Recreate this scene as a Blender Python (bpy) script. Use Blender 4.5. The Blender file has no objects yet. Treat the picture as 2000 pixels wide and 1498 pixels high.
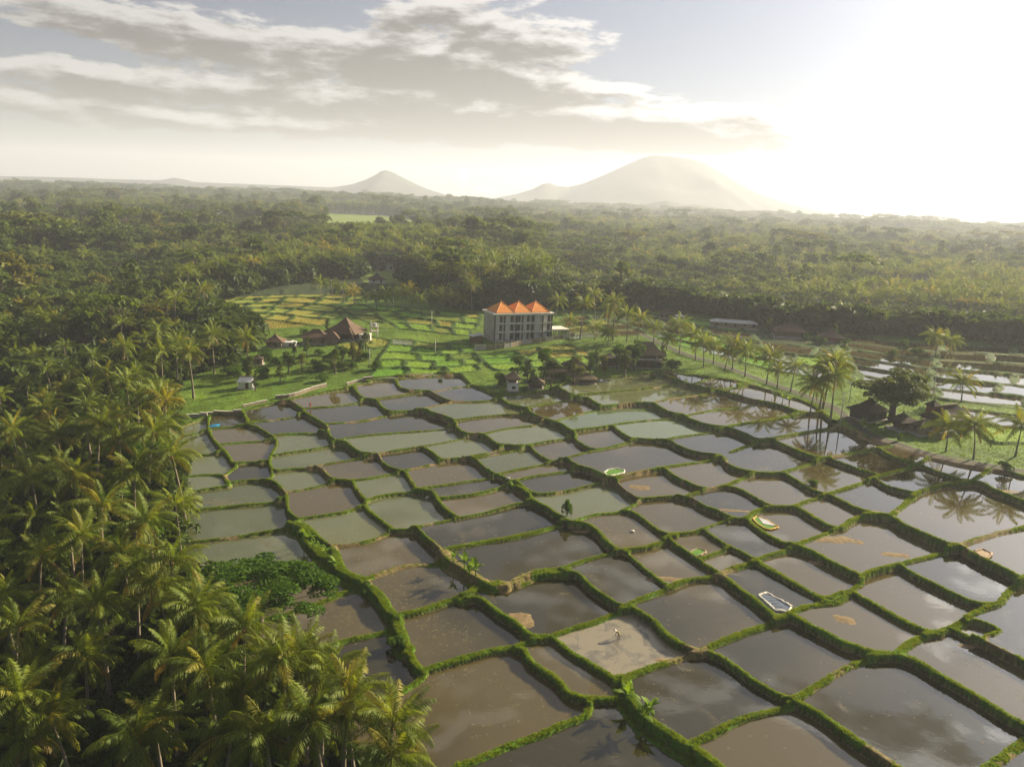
import bpy, math, random
import numpy as np
from mathutils import Vector, Matrix

R = math.radians
random.seed(7)
rng = np.random.default_rng(11)
S = bpy.context.scene
COL = S.collection

# ------------------------------------------------------------------ camera
CAM_H, PITCH, ROLL, FPX = 62.0, R(13.45), R(2.6), 1500.0
cam_data = bpy.data.cameras.new("camera")
cam = bpy.data.objects.new("camera", cam_data)
COL.objects.link(cam)
C_F = Vector((0, math.cos(PITCH), -math.sin(PITCH)))
_r0, _u0 = Vector((1, 0, 0)), Vector((0, math.sin(PITCH), math.cos(PITCH)))
C_R = _r0 * math.cos(ROLL) + _u0 * math.sin(ROLL)
C_U = -_r0 * math.sin(ROLL) + _u0 * math.cos(ROLL)
_m = Matrix((C_R, C_U, -C_F)).transposed().to_4x4()
_m.translation = (0, 0, CAM_H)
cam.matrix_world = _m
cam_data.sensor_width = 36.0
cam_data.lens = 36.0 * FPX / 2000.0
cam_data.clip_start = 0.5
cam_data.clip_end = 60000
S.camera = cam

# ------------------------------------------------------------------ sun, sky, exposure
SUN_AZ, SUN_EL = R(52), R(22)
SUN_DIR = Vector((math.sin(SUN_AZ) * math.cos(SUN_EL), math.cos(SUN_AZ) * math.cos(SUN_EL), math.sin(SUN_EL)))
sun_data = bpy.data.lights.new("sun", "SUN")
sun_data.energy = 5.0
sun_data.angle = R(0.6)
sun_data.color = (1.0, 0.84, 0.58)
sun = bpy.data.objects.new("sun", sun_data)
sun.rotation_euler = (-SUN_DIR).to_track_quat("-Z", "Y").to_euler()
COL.objects.link(sun)

S.view_settings.view_transform = "Standard"
S.view_settings.look = "None"
S.view_settings.gamma = 1.0
S.view_settings.use_curve_mapping = False
S.view_settings.exposure = 1.45
cy = S.cycles
cy.max_bounces = 6
cy.diffuse_bounces = 2
cy.glossy_bounces = 3
cy.transmission_bounces = 2
cy.transparent_max_bounces = 4
cy.volume_bounces = 1
cy.use_denoising = True
try:
    cy.denoiser = "OPENIMAGEDENOISE"
except Exception:
    pass
cy.sample_clamp_indirect = 6.0
cy.caustics_reflective = False
cy.caustics_refractive = False

def px_dir(px, py):
    x, y = (px - 1000.0) / FPX, (749.0 - py) / FPX
    return (C_F + C_R * x + C_U * y).normalized()

def px_azel(px, py):
    d = px_dir(px, py)
    return math.atan2(d.x, d.y), math.asin(d.z)

W = bpy.data.worlds.new("World")
S.world = W
W.use_nodes = True
wt = W.node_tree
wt.nodes.clear()

class NT:
    """small helper to write shader maths"""
    def __init__(self, tree):
        self.t = tree
    def n(self, kind, **kw):
        nd = self.t.nodes.new(kind)
        for k, v in kw.items():
            setattr(nd, k, v)
        return nd
    def link(self, a, b):
        self.t.links.new(a, b)
    def _set(self, sock, v):
        if v is None:
            return
        if hasattr(v, "is_output"):
            self.link(v, sock)
        else:
            sock.default_value = v
    def m(self, op, a, b=None, c=None, clamp=False):
        nd = self.n("ShaderNodeMath", operation=op, use_clamp=clamp)
        for s, v in zip(nd.inputs, (a, b, c)):
            self._set(s, v)
        return nd.outputs[0]
    def vm(self, op, a, b=None):
        nd = self.n("ShaderNodeVectorMath", operation=op)
        self._set(nd.inputs[0], a)
        if b is not None:
            self._set(nd.inputs[1], b)
        return nd.outputs["Value"] if op in ("DOT_PRODUCT", "LENGTH") else nd.outputs[0]
    def xyz(self, x, y, z=0.0):
        nd = self.n("ShaderNodeCombineXYZ")
        for s, v in zip(nd.inputs, (x, y, z)):
            self._set(s, v)
        return nd.outputs[0]
    def sep(self, v):
        nd = self.n("ShaderNodeSeparateXYZ")
        self._set(nd.inputs[0], v)
        return nd.outputs
    def noise(self, vec, scale, detail=4, rough=0.5, dims="3D", col=False, dist=0.0):
        nd = self.n("ShaderNodeTexNoise", noise_dimensions=dims)
        if vec is not None:
            self._set(nd.inputs["Vector"], vec)
        nd.inputs["Scale"].default_value = scale
        nd.inputs["Detail"].default_value = detail
        nd.inputs["Roughness"].default_value = rough
        nd.inputs["Distortion"].default_value = dist
        return nd.outputs["Color" if col else "Fac"]
    def mapr(self, v, a, b, c=0.0, d=1.0, kind="SMOOTHSTEP"):
        nd = self.n("ShaderNodeMapRange", interpolation_type=kind)
        self._set(nd.inputs[0], v)
        for i, q in enumerate((a, b, c, d)):
            self._set(nd.inputs[1 + i], q)
        return nd.outputs[0]
    def mix(self, f, a, b, kind="RGBA", blend="MIX"):
        nd = self.n("ShaderNodeMix", data_type=kind, blend_type=blend) if kind == "RGBA" else self.n("ShaderNodeMix", data_type=kind)
        idx = {"FLOAT": (0, 2, 3, 0), "RGBA": (0, 6, 7, 2)}[kind]
        self._set(nd.inputs[idx[0]], f)
        for i, v in ((idx[1], a), (idx[2], b)):
            if isinstance(v, tuple) and len(v) == 3:
                v = (*v, 1.0)
            self._set(nd.inputs[i], v)
        return nd.outputs[idx[3]]

def build_sky():
    w = NT(wt)
    tc = w.n("ShaderNodeTexCoord")
    D = w.vm("NORMALIZE", tc.outputs["Generated"])
    sky = w.n("ShaderNodeTexSky", sky_type="NISHITA")
    sky.sun_disc = False
    sky.sun_elevation = SUN_EL
    sky.sun_rotation = SUN_AZ
    sky.altitude = 200
    sky.air_density = 1.0
    sky.dust_density = 1.2
    sky.ozone_density = 1.0
    # cloud density as a function of heading and elevation
    blobs = [  # centre px, half length px, half thickness px, tilt (down to the right), weight
        (340, 64, 330, 36, 0.13, 1.0), (790, 112, 190, 40, 0.10, 0.95), (170, 150, 210, 22, 0.02, 0.95),
        (850, 22, 120, 34, -0.1, 0.7), (900, 75, 130, 14, -0.42, 0.55), (1060, 82, 120, 34, 0.1, 0.85),
        (700, 196, 300, 24, 0.04, 0.95), (420, 236, 400, 22, 0.05, 1.1), (1180, 238, 300, 30, 0.06, 1.7),
        (1070, 168, 190, 22, 0.1, 0.75), (1330, 292, 130, 11, 0.06, 0.55),
        (1150, 262, 330, 20, 0.05, 1.1), (940, 255, 260, 16, 0.06, 0.6), (912, 350, 15, 20, 0.8, 0.55), (965, 374, 30, 9, 0.1, 0.42),
        (900, 135, 120, 30, 0.1, 0.8),
    ]
    g = bpy.data.node_groups.new("cloud_density", "ShaderNodeTree")
    g.interface.new_socket("AE", in_out="INPUT", socket_type="NodeSocketVector")
    g.interface.new_socket("Density", in_out="OUTPUT", socket_type="NodeSocketFloat")
    q = NT(g)
    gi, go = q.n("NodeGroupInput"), q.n("NodeGroupOutput")
    ae = gi.outputs[0]
    stretch = q.vm("MULTIPLY", ae, (0.75, 2.6, 1.0))
    n1 = q.noise(stretch, 21.0, 8, 0.60, "2D")
    n2 = q.noise(stretch, 5.0, 3, 0.5, "2D")
    warp = q.noise(stretch, 9.0, 4, 0.55, "2D", col=True)
    wv = q.vm("MULTIPLY", q.vm("SUBTRACT", warp, (0.5, 0.5, 0.5)), (0.11, 0.026, 0.0))
    aw = q.vm("ADD", ae, wv)
    total = None
    for (px, py, hl, ht, tilt, amp) in blobs:
        az, el = px_azel(px, py)
        c, s_ = math.cos(0.045 - tilt), math.sin(0.045 - tilt)
        d = q.sep(q.vm("SUBTRACT", aw, (az, el, 0.0)))
        a = q.m("MULTIPLY_ADD", d[0], c, q.m("MULTIPLY", d[1], s_))
        b = q.m("MULTIPLY_ADD", d[0], -s_, q.m("MULTIPLY", d[1], c))
        a, b = q.m("DIVIDE", a, hl / FPX), q.m("DIVIDE", b, ht / FPX)
        r2 = q.m("MULTIPLY_ADD", a, a, q.m("MULTIPLY", b, b))
        e = q.m("MULTIPLY", q.m("POWER", 2.718, q.m("MULTIPLY", r2, -1.05)), amp)
        total = e if total is None else q.m("ADD", total, e)
    # the same broken cover goes on over the rest of the sky
    el_ = q.sep(ae)[1]
    band = q.mapr(el_, 0.30, 0.5)
    rest = q.m("MULTIPLY", q.m("MULTIPLY", q.mapr(n2, 0.46, 0.66), 0.9), band)
    total = q.m("ADD", total, rest)
    dens = q.m("ADD", total, q.m("MULTIPLY", q.m("SUBTRACT", n1, 0.5), 1.9))
    dens = q.m("MULTIPLY", dens, q.mapr(total, 0.02, 0.3))
    q.link(dens, go.inputs[0])
    d = w.sep(D)
    az = w.m("ARCTAN2", d[0], d[1])
    el = w.m("ARCSINE", d[2])
    AE = w.xyz(az, el, 0.0)
    def dens_at(v):
        nd = w.n("ShaderNodeGroup")
        nd.node_tree = g
        w.link(v, nd.inputs[0])
        return nd.outputs[0]
    d0 = dens_at(AE)
    d1 = dens_at(w.vm("ADD", AE, (0.008, 0.012, 0.0)))
    cover = w.mapr(d0, 0.14, 0.50)
    lit = w.mapr(w.m("SUBTRACT", d1, w.m("MULTIPLY", d0, 0.25)), 0.75, -0.05)
    cosang = w.vm("DOT_PRODUCT", D, tuple(SUN_DIR))
    # forward scattering: hazy aureole round the sun (Henyey-Greenstein)
    def hg(gq):
        den = w.m("POWER", w.m("SUBTRACT", 1 + gq * gq, w.m("MULTIPLY", cosang, 2 * gq)), 1.5)
        return w.m("DIVIDE", (1 - gq * gq), den)
    aur = hg(0.75)
    A3 = w.xyz(aur, aur, aur)
    veil = w.vm("MULTIPLY", A3, (0.95, 0.95, 0.97))
    base = w.vm("ADD", w.vm("MULTIPLY", sky.outputs[0], (0.255, 0.285, 0.375)), veil)
    shade = w.vm("ADD", w.vm("MULTIPLY", A3, (0.34, 0.33, 0.32)), (0.55, 0.49, 0.45))
    bright = w.vm("ADD", w.vm("MULTIPLY", A3, (2.4, 2.35, 2.3)), (3.8, 3.65, 3.55))
    ccol = w.mix(lit, shade, bright)
    col = w.mix(w.m("MULTIPLY", cover, 0.92), base, ccol)
    bg = w.n("ShaderNodeBackground")
    w.link(col, bg.inputs[0])
    bg.inputs[1].default_value = 0.05
    out = w.n("ShaderNodeOutputWorld")
    w.link(bg.outputs[0], out.inputs[0])
build_sky()
W.cycles.sampling_method = "MANUAL"
W.cycles.sample_map_resolution = 512

# ------------------------------------------------------------------ helpers
def new_obj(name, data, parent=None):
    o = bpy.data.objects.new(name, data)
    COL.objects.link(o)
    if parent is not None:
        o.parent = parent
    return o

def tag(o, label=None, cat=None, group=None, kind=None):
    if label: o["label"] = label
    if cat: o["category"] = cat
    if group: o["group"] = group
    if kind: o["kind"] = kind
    return o

def np_mesh(name, V, F, smooth=True, mats=()):
    """V (n,3) float array, F (m,k) int array of one polygon size"""
    V = np.ascontiguousarray(V, dtype=np.float32)
    F = np.ascontiguousarray(F, dtype=np.int32)
    me = bpy.data.meshes.new(name)
    m, k = F.shape
    me.vertices.add(len(V))
    me.vertices.foreach_set("co", V.ravel())
    me.loops.add(m * k)
    me.loops.foreach_set("vertex_index", F.ravel())
    me.polygons.add(m)
    me.polygons.foreach_set("loop_start", np.arange(0, m * k, k, dtype=np.int32))
    me.polygons.foreach_set("use_smooth", np.full(m, smooth))
    me.update(calc_edges=True)
    for q in mats:
        me.materials.append(q)
    return me

def mat(name):
    m = bpy.data.materials.new(name)
    m.use_nodes = True
    m.node_tree.nodes.clear()
    t = NT(m.node_tree)
    out = t.n("ShaderNodeOutputMaterial")
    return m, t, out

def principled(t, out, col, rough=0.8, spec=0.3, metal=0.0):
    b = t.n("ShaderNodeBsdfPrincipled")
    t._set(b.inputs["Base Color"], (*col, 1.0) if isinstance(col, tuple) else col)
    t._set(b.inputs["Roughness"], rough)
    b.inputs["Specular IOR Level"].default_value = spec
    b.inputs["Metallic"].default_value = metal
    t.link(b.outputs[0], out.inputs[0])
    return b

def bump(t, b, height, strength=0.5, dist=0.1):
    nd = t.n("ShaderNodeBump")
    nd.inputs["Strength"].default_value = strength
    nd.inputs["Distance"].default_value = dist
    t.link(height, nd.inputs["Height"])
    t.link(nd.outputs[0], b.inputs["Normal"])

def simple_mat(name, col, rough=0.75, var=0.25, scale=1.5, spec=0.3, bmp=0.0, stretch=(1, 1, 1)):
    m, t, out = mat(name)
    tc = t.n("ShaderNodeTexCoord")
    v = t.vm("MULTIPLY", tc.outputs["Object"], stretch)
    n = t.noise(v, scale, 6, 0.62)
    dark = tuple(c * (1 - var) for c in col)
    lite = tuple(min(1, c * (1 + var)) for c in col)
    c = t.mix(t.mapr(n, 0.3, 0.7), dark, lite)
    b = principled(t, out, c, rough, spec)
    if bmp:
        bump(t, b, n, 0.6, bmp)
    return m

def fbm(x, y, scale, octaves=4, seed=0):
    """cheap value noise on arrays"""
    out = np.zeros_like(x, dtype=np.float64)
    amp, tot = 1.0, 0.0
    for o in range(octaves):
        fx, fy = x / scale + 17.3 * o + seed * 3.7, y / scale - 9.1 * o + seed * 5.3
        ix, iy = np.floor(fx), np.floor(fy)
        u, v = fx - ix, fy - iy
        u, v = u * u * (3 - 2 * u), v * v * (3 - 2 * v)
        def h(a, b):
            s = np.sin(a * 127.1 + b * 311.7 + seed * 74.7) * 43758.5453
            return s - np.floor(s)
        n = (h(ix, iy) * (1 - u) + h(ix + 1, iy) * u) * (1 - v) + (h(ix, iy + 1) * (1 - u) + h(ix + 1, iy + 1) * u) * v
        out += amp * (n - 0.5)
        tot += amp
        amp *= 0.5
        scale *= 0.5
    return out / tot

# ------------------------------------------------------------------ lie of the land
def z_plain(X, Y):
    s = 0.053 * (0.75 * X + 0.65 * (Y - 100.0))
    return 14.0 * np.tanh(s / 14.0)

def unproject(px, py, off=0.0):
    """pixel of the photograph -> point on the sloping plain, raised by off"""
    d = px_dir(px, py)
    t = CAM_H / max(-d.z, 0.004)
    for _ in range(12):
        z = float(z_plain(np.float64(d.x * t), np.float64(d.y * t))) + off
        t = 0.5 * t + 0.5 * (CAM_H - z) / max(-d.z, 0.004)
    return np.array([d.x * t, d.y * t])

RG = {1: (340, 690, 2.853), 2: (900, 690, 2.853), 3: (1400, 690, 3.328), 4: (540, 1000, 3.0075), 5: (900, 1000, 3.0075),
      6: (1336, 1000, 3.0075), 7: (1400, 540, 3.3333), 8: (900, 480, 2.857), 9: (340, 480, 2.857), 10: (900, 570, 6.667), 0: (0, 0, 1.0)}

def rp(k, u, v):
    ox, oy, s = RG[k]
    return (ox + u / s, oy + v / s)

# crests of the grassy bunds, traced piece by piece: (sheet, extra half width in m, points)
BUNDS = [
 (1,0,[195,345,190,420,215,480,255,530,290,565,325,620]),
 (1,0,[60,462,190,430]), (1,0,[60,582,245,560]), (1,0,[40,704,180,685,270,690,300,720,310,740]), (1,0,[40,800,120,780,295,745]),
 (1,0,[345,636,285,690,300,730,370,715,500,708,570,730,610,775,625,800,630,850,640,900,690,940]),
 (1,0,[20,905,250,865,450,840,620,815]), (1,0,[60,1075,300,1035,500,995,640,968,700,945]),
 (1,0,[615,785,700,770,800,745,900,718,990,717]),
 (1,0,[370,318,408,375,408,402,470,420,530,460,562,480,572,520,545,570,530,620,545,655,580,668]),
 (1,0,[325,622,430,614,530,604]), (1,0,[535,640,548,690,520,710]),
 (1,0,[215,425,300,415,408,402]), (1,0,[265,515,400,500,550,484]),
 (1,0,[640,268,690,300,720,328,745,352,820,395,855,425,862,470,900,500,950,505,990,540,1040,570,1130,575,1150,600,1190,640,1260,660,1290,672,1330,740,1360,770,1440,785,1460,820,1500,870,1560,915,1598,928]),
 (1,0,[420,392,560,375,700,345,722,330]), (1,0,[555,465,700,450,845,444]), (1,0,[555,580,650,560,800,530,890,508]),
 (1,0,[570,668,680,650,790,640,900,615,1030,590,1130,575]),
 (1,0,[790,640,830,660,860,700,910,716,1000,716,1100,700,1190,680,1270,662]),
 (1,0,[995,718,1010,760,1050,815,1075,835,1060,850,1090,890,1130,920,1200,975,1230,990,1350,985]),
 (1,0,[1075,832,1150,805,1250,785,1350,770]), (1,0,[690,940,850,910,950,890,1000,870,1060,852]),
 (1,0.8,[640,965,700,985,740,1040,790,1100,850,1170,920,1235,985,1285,1060,1300]),
 (1,0,[640,968,720,965,780,1010,830,1060,885,1085]),
 (1,0,[885,1085,1000,1070,1100,1045,1200,995]), (1,0.3,[885,1085,900,1130,920,1190,960,1240,1040,1265]),
 (1,0,[1000,195,1030,240,1060,260,1130,270,1150,300,1200,330,1300,325,1390,320,1430,340,1500,360,1562,385,1572,420,1610,450]),
 (1,0,[745,316,850,305,1000,280,1062,262]), (1,0,[860,405,1000,390,1100,370,1190,345,1300,325]),
 (1,0,[905,497,1100,465,1300,440,1500,415,1570,402]), (1,0,[1130,575,1300,540,1380,525,1500,500,1610,470,1660,458]),
 (1,0,[1380,525,1430,555,1480,595,1500,602]), (1,0,[1270,665,1400,630,1500,602,1640,585]),
 (1,0,[1640,585,1750,560,1830,530]), (1,0,[1360,772,1500,745,1650,715,1800,690]),
 (1,0,[1465,820,1600,805,1700,785,1830,745,1880,735]), (1,0,[1598,928,1750,890,1900,840,1988,828]),
 (1,0,[1350,985,1370,1010,1420,1060,1480,1110,1500,1140,1540,1155]), (1,0,[1360,985,1500,950,1598,926]),
 (1,0.2,[1500,1120,1700,1070,1850,1040,1997,1000,2160,945]),
 (1,0,[1240,152,1250,190,1300,210,1400,210,1440,225,1500,260,1560,275,1700,270,1820,255]),
 (1,0,[1000,195,1100,160,1200,148,1240,152]), (1,0,[1130,262,1250,240,1400,212]), (1,0,[1390,320,1500,290,1560,275]),
 (1,0,[1440,222,1550,195,1645,180]), (1,0,[1240,152,1400,130,1580,115,1610,125,1650,170,1740,210,1820,252]),
 (1,0,[1570,385,1700,360,1850,340,1975,342]), (1,0,[1640,456,1740,462]),
 (2,0,[10,450,60,460,130,464,190,512,240,525,350,521,390,516,500,490,630,464]),
 (2,0,[385,520,420,560,480,598,520,606,590,600]),
 (2,0,[220,250,270,290,370,312,385,340,450,370,520,395,560,410,600,440,635,455,640,490,700,530,760,545,830,532,960,490,1000,485]),
 (2,0,[130,462,250,425,400,400,470,378]), (2,0,[370,312,480,285,600,262,640,258]),
 (2,0,[530,200,600,240,640,258,700,260,740,285,790,310,860,300,960,285,1060,285,1090,295,1150,335,1230,350,1270,375,1330,400,1420,420,1480,425,1560,455,1640,490,1700,500]),
 (2,0,[520,392,650,350,790,312]), (2,0,[640,250,800,230,1000,200,1180,170,1260,165]), (2,0,[1060,285,1200,250,1320,230,1430,206]),
 (2,0,[1100,108,1150,130,1230,160,1290,180,1370,200,1435,212]), (2,0,[1290,178,1400,142,1560,132]), (2,0,[1430,206,1550,190,1640,170]),
 (2,0,[632,446,800,415,950,385,1100,365,1230,350]), (2,0,[850,412,880,440,930,475,980,488]),
 (2,0,[1000,485,1120,490,1170,500,1200,520,1270,550,1340,565,1430,578]), (2,0,[1130,488,1250,465,1400,440,1480,425]),
 (2,0,[1250,362,1400,325,1550,300,1680,275]), (2,0,[1480,420,1650,390,1800,360,1920,335]),
 (2,0,[590,600,620,630,660,650,740,670,800,700,860,715,880,740,920,780,980,815,1010,820,1100,810,1200,800,1240,810,1290,820,1350,860,1430,890,1520,930,1590,930]),
 (2,0,[590,600,700,565,800,540,960,490]), (2,0,[40,586,80,595,120,640,180,680,230,700,265,725]),
 (2,0,[205,688,300,660,400,635,520,606]), (2,0,[80,592,230,560,385,520]),
 (2,0,[265,725,300,722,330,742,370,775,420,795,500,790,600,770,700,740,800,715,860,712]), (2,0,[300,718,420,690,550,665,660,650]),
 (2,0.1,[270,732,340,770,380,800,400,825,420,840,480,870,520,900,570,930,600,950,640,955,700,960,760,1000,800,1050,840,1085,880,1110,930,1118]),
 (2,0,[640,945,750,905,900,882,1000,825]),
 (2,0,[900,882,950,890,1000,920,1050,960,1100,1000,1160,1022,1200,1030]), (2,0,[1160,1025,1280,1005,1350,985,1430,950,1520,935]),
 (2,0.1,[880,1110,1000,1095,1100,1065,1170,1028]), (2,0,[1130,642,1180,690,1250,725,1320,755,1380,766]),
 (2,0.2,[860,710,1000,672,1150,640,1300,610,1440,585]), (2,0,[1240,808,1380,766,1470,745,1560,705,1650,675]),
 (2,0,[1470,745,1540,760,1600,790,1660,830,1730,862,1790,860]), (2,0.1,[1585,930,1640,890,1720,865]),
 (2,0,[1350,990,1400,1030,1480,1080,1550,1110,1620,1150,1650,1165]), (2,0.1,[1640,1165,1700,1140,1800,1110,1875,1085]),
 (2,0,[1160,1040,1190,1070,1250,1110,1320,1160,1400,1210,1450,1235]), (2,-0.2,[1330,1158,1420,1120,1490,1092]),
 (2,0,[920,1118,980,1170,1050,1230,1100,1270,1165,1312]), (2,0.1,[1450,1235,1540,1200,1640,1165]),
 (2,0.1,[1165,1312,1250,1270,1350,1250,1450,1238]), (2,0.1,[580,1205,720,1150,800,1125,880,1110]),
 (2,0,[580,1225,650,1240,700,1290,760,1340,820,1380,880,1415,920,1420]),
 (2,0.8,[310,1290,400,1245,480,1228,565,1222]), (2,0.3,[60,1315,150,1330,230,1320,310,1290]), (2,0.1,[920,1420,1000,1380,1100,1340,1165,1312]),
 (2,0.1,[1450,1240,1500,1280,1560,1330,1620,1370,1700,1440,1760,1492]), (2,0.1,[1650,1170,1760,1230,1850,1290,1997,1370,2050,1402]),
 (3,0.1,[0,238,100,265,220,300,330,320,430,345,540,382,650,388]), (3,0.2,[150,195,330,235,450,275,560,310,640,350,700,395,750,440,790,474]),
 (3,0,[80,490,250,450,400,420,540,388]), (3,0.1,[300,572,350,570,400,590,470,620,560,660,650,690,700,692]),
 (3,0.1,[350,570,450,545,600,510,740,480,790,474]), (3,0.1,[90,648,230,590,350,570]),
 (3,0.1,[700,692,850,660,1000,625,1100,610,1190,594]),
 (3,0.3,[790,474,900,510,1000,550,1100,570,1190,600,1300,640,1400,665,1520,672,1650,700,1760,740,1997,782,2150,800,2550,860]),
 (3,0.1,[1050,618,1130,670,1220,705,1300,730,1340,738,1420,770,1510,800,1580,825,1660,833,1720,845,1800,890,1900,930,1997,970,2150,1040,2550,1210]),
 (3,0,[1300,728,1360,690,1430,668]), (3,0.1,[1660,833,1720,790,1790,750]),
 (3,0.1,[45,692,60,730,140,770,240,785,330,790,420,785,470,805,540,850,600,890,660,915,720,927]), (3,0,[415,785,520,750,620,715,690,694]),
 (3,-0.25,[740,695,850,735,950,770,1065,800]), (3,0.15,[720,927,850,880,950,840,1080,800,1200,760,1300,730]),
 (3,-0.25,[1020,825,1100,875,1200,905,1300,925]), (3,0.2,[1130,1070,1200,1010,1290,930,1400,880,1520,850,1660,835]),
 (3,0.1,[720,927,790,960,880,1010,960,1040,1040,1060,1130,1075]), (3,0.1,[1130,1075,1200,1130,1300,1180,1400,1225,1500,1265,1580,1278]),
 (3,0.15,[500,1005,600,960,720,930]), (3,0.1,[430,1005,500,1005,540,1020,600,1060,680,1110,760,1145,810,1147]),
 (3,0.1,[200,1090,240,1130,320,1190,420,1240,510,1268]), (3,0.15,[190,1085,250,1035,350,1010,500,1005]),
 (3,0.2,[810,1147,880,1090,960,1062,1060,1060]), (3,0.1,[510,1265,640,1210,760,1160,810,1147]),
 (3,0.1,[510,1268,620,1310,720,1370,820,1420,935,1470]), (3,0.15,[935,1470,1050,1420,1200,1375,1350,1330,1480,1290,1580,1272]),
 (3,0.15,[1580,1275,1700,1225,1850,1170,1997,1130,2200,1060,2600,930]), (3,0.1,[1590,1280,1700,1350,1800,1400,1900,1450,1975,1490]),
 (3,0.1,[240,1370,380,1310,510,1268]),
 (6,0.1,[215,370,300,330,420,297]), (6,0.1,[430,305,500,350,600,400,700,460,800,510,860,513]),
 (6,0.1,[860,510,920,480,980,468,1035,418]), (6,0.15,[600,620,700,570,800,550,900,530,980,475]),
 (6,0.1,[1290,335,1380,390,1500,450,1620,510,1720,550,1800,552]), (6,0.1,[980,470,1060,520,1150,570,1250,630,1350,680,1440,712,1490,718]),
 (6,0.15,[1490,718,1570,680,1680,620,1780,570,1850,545,1900,475,1980,418,2150,340,2550,150]),
 (6,-0.3,[1610,688,1700,652,1845,715,1765,755]), (6,0.1,[1560,690,1620,715,1765,790,1900,860,1997,910,2150,1000,2550,1220]),
 (6,0.2,[110,822,200,780,330,720,460,670,600,625]), (6,0.15,[600,620,640,625,740,680,840,730,930,780,1000,800,1080,830,1160,842,1250,845]),
 (6,0.2,[1250,845,1300,800,1370,750,1440,725,1500,716]), (6,0.15,[1250,848,1350,880,1430,930,1530,990,1650,1060,1780,1140,1900,1220,1997,1270,2200,1400,2600,1650]),
 (6,0.2,[640,1125,740,1060,840,990,960,910,1060,872,1160,852,1250,848]), (6,0.1,[110,825,220,870,310,930,400,1000,500,1060,580,1100,645,1125]),
 (6,0.2,[20,1400,150,1330,250,1270,350,1220,480,1180,600,1150,645,1128]), (6,0.15,[645,1128,780,1200,880,1270,980,1350,1100,1430,1200,1500,1400,1640,1550,1750]),
 (6,0.2,[1560,1730,1700,1580,1800,1498,1880,1440,1950,1380,2050,1310,2200,1240,2550,1080]),
 (5,0.15,[530,745,650,695,780,650,900,595,1000,573]), (5,0.1,[1000,573,1090,620,1140,660,1190,720,1250,770,1310,800,1370,820,1440,828]),
 (5,0.1,[0,530,60,515,110,520,170,560,230,610,300,650,350,690,400,735,460,745,530,742]),
 (5,0.1,[530,750,600,800,660,850,720,880,780,920,850,960,900,995,945,1003]), (5,0.15,[310,800,400,768,530,745]),
 (5,0.1,[300,800,370,815,390,860,440,910,520,960,580,1010,620,1060,680,1090,760,1102,860,1100,950,1100]),
 (5,0.2,[945,1003,1050,950,1200,890,1330,850,1440,830]),
 (5,0.9,[945,1003,955,1060,970,1110,1010,1170,1060,1240,1130,1290,1200,1340,1280,1390,1340,1425,1400,1465,1480,1530,1560,1600,1700,1750]),
 (5,0.15,[-140,1790,-60,1560,80,1490,200,1430,330,1370,480,1310,600,1250,700,1210,740,1180,760,1102]),
 (4,0.2,[520,410,620,370,720,330,820,310,920,305,980,290]), (4,0.9,[970,270,1030,330,1100,370,1170,420,1250,455,1330,450]),
 (4,0.2,[690,635,850,590,950,550,1060,510,1150,480,1200,450]), (4,0.5,[500,430,560,470,620,530,650,590,690,630,715,660]),
 (4,0.1,[-420,770,-80,650,20,620,150,570,300,510,400,460,500,425]), (4,0.1,[-620,540,-300,440,20,350,100,330,240,280]),
 (4,0.2,[715,660,750,740,770,820,800,890,840,940,870,952]), (4,0.2,[860,952,1000,900,1150,850,1280,810,1390,792]),
 (4,0.1,[-200,960,300,790,440,745,550,720,650,690,710,668]), (4,0.7,[680,690,715,760,745,830]), (4,0.15,[-20,1370,520,1170,600,1130,720,1080,830,1005,870,955]),
 # middle and far fields
 (7,0,[0,325,300,347,560,400,640,432,800,452,1000,492,1100,512]), (7,0,[1400,790,1700,825,2000,842,2450,860]), (7,0,[870,700,900,602,760,570]),
]

FIELDS = [
 (9,"gold",[920,556,1010,540,1050,575,1000,590,940,588]), (9,"gold",[1050,540,1120,520,1205,535,1180,560,1095,570]),
]

def cell_grid(A, B, C_, D, rows, cols, kinds_, seed_, skip=()):
    """staggered field strips between four corner pixels (far left, far right, near right, near left)"""
    q = np.random.default_rng(seed_)
    A, B, C_, D = (np.array(v, float) for v in (A, B, C_, D))
    def at(u, v):
        w = u + 0.012 * math.sin(9 * v + 5 * u)
        v = v + 0.035 * math.sin(7 * u + 2.0 * rows)
        return (A * (1 - w) + B * w) * (1 - v) + (D * (1 - w) + C_ * w) * v
    for i in range(rows):
        v0, v1 = (i / rows) ** 1.15, ((i + 1) / rows) ** 1.15
        cuts = [0.0]
        while cuts[-1] < 1:
            cuts.append(cuts[-1] + q.uniform(0.7, 1.4) / cols)
        cuts[-1] = 1.0
        for u0, u1 in zip(cuts[:-1], cuts[1:]):
            if u1 - u0 < 0.25 / cols:
                continue
            um, vm_ = (u0 + u1) / 2, (v0 + v1) / 2
            c = at(um, vm_)
            if any(x0 < c[0] < x1 and y0 < c[1] < y1 for x0, x1, y0, y1 in skip):
                continue
            ring = [at(u0, v0), at(um, v0), at(u1, v0), at(u1, v1), at(um, v1), at(u0, v1)]
            k_ = kinds_(um, q.uniform())
            FIELDS.append((0, k_, [float(z_) for pnt in ring for z_ in pnt]))
cell_grid((1170, 606), (1640, 654), (1600, 742), (1310, 672), 5, 5, lambda u, r_: ("pale" if r_ < 0.45 else "water" if r_ < 0.72 else "rice"), 3)
cell_grid((1644, 658), (2120, 690), (2120, 822), (1690, 752), 6, 3.4, lambda u, r_: ("water" if r_ < 0.97 else "rice"), 4)
cell_grid((1880, 800), (2120, 826), (2120, 868), (1935, 866), 2, 2, lambda u, r_: ("water" if r_ < 0.5 else "rice"), 6)
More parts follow.
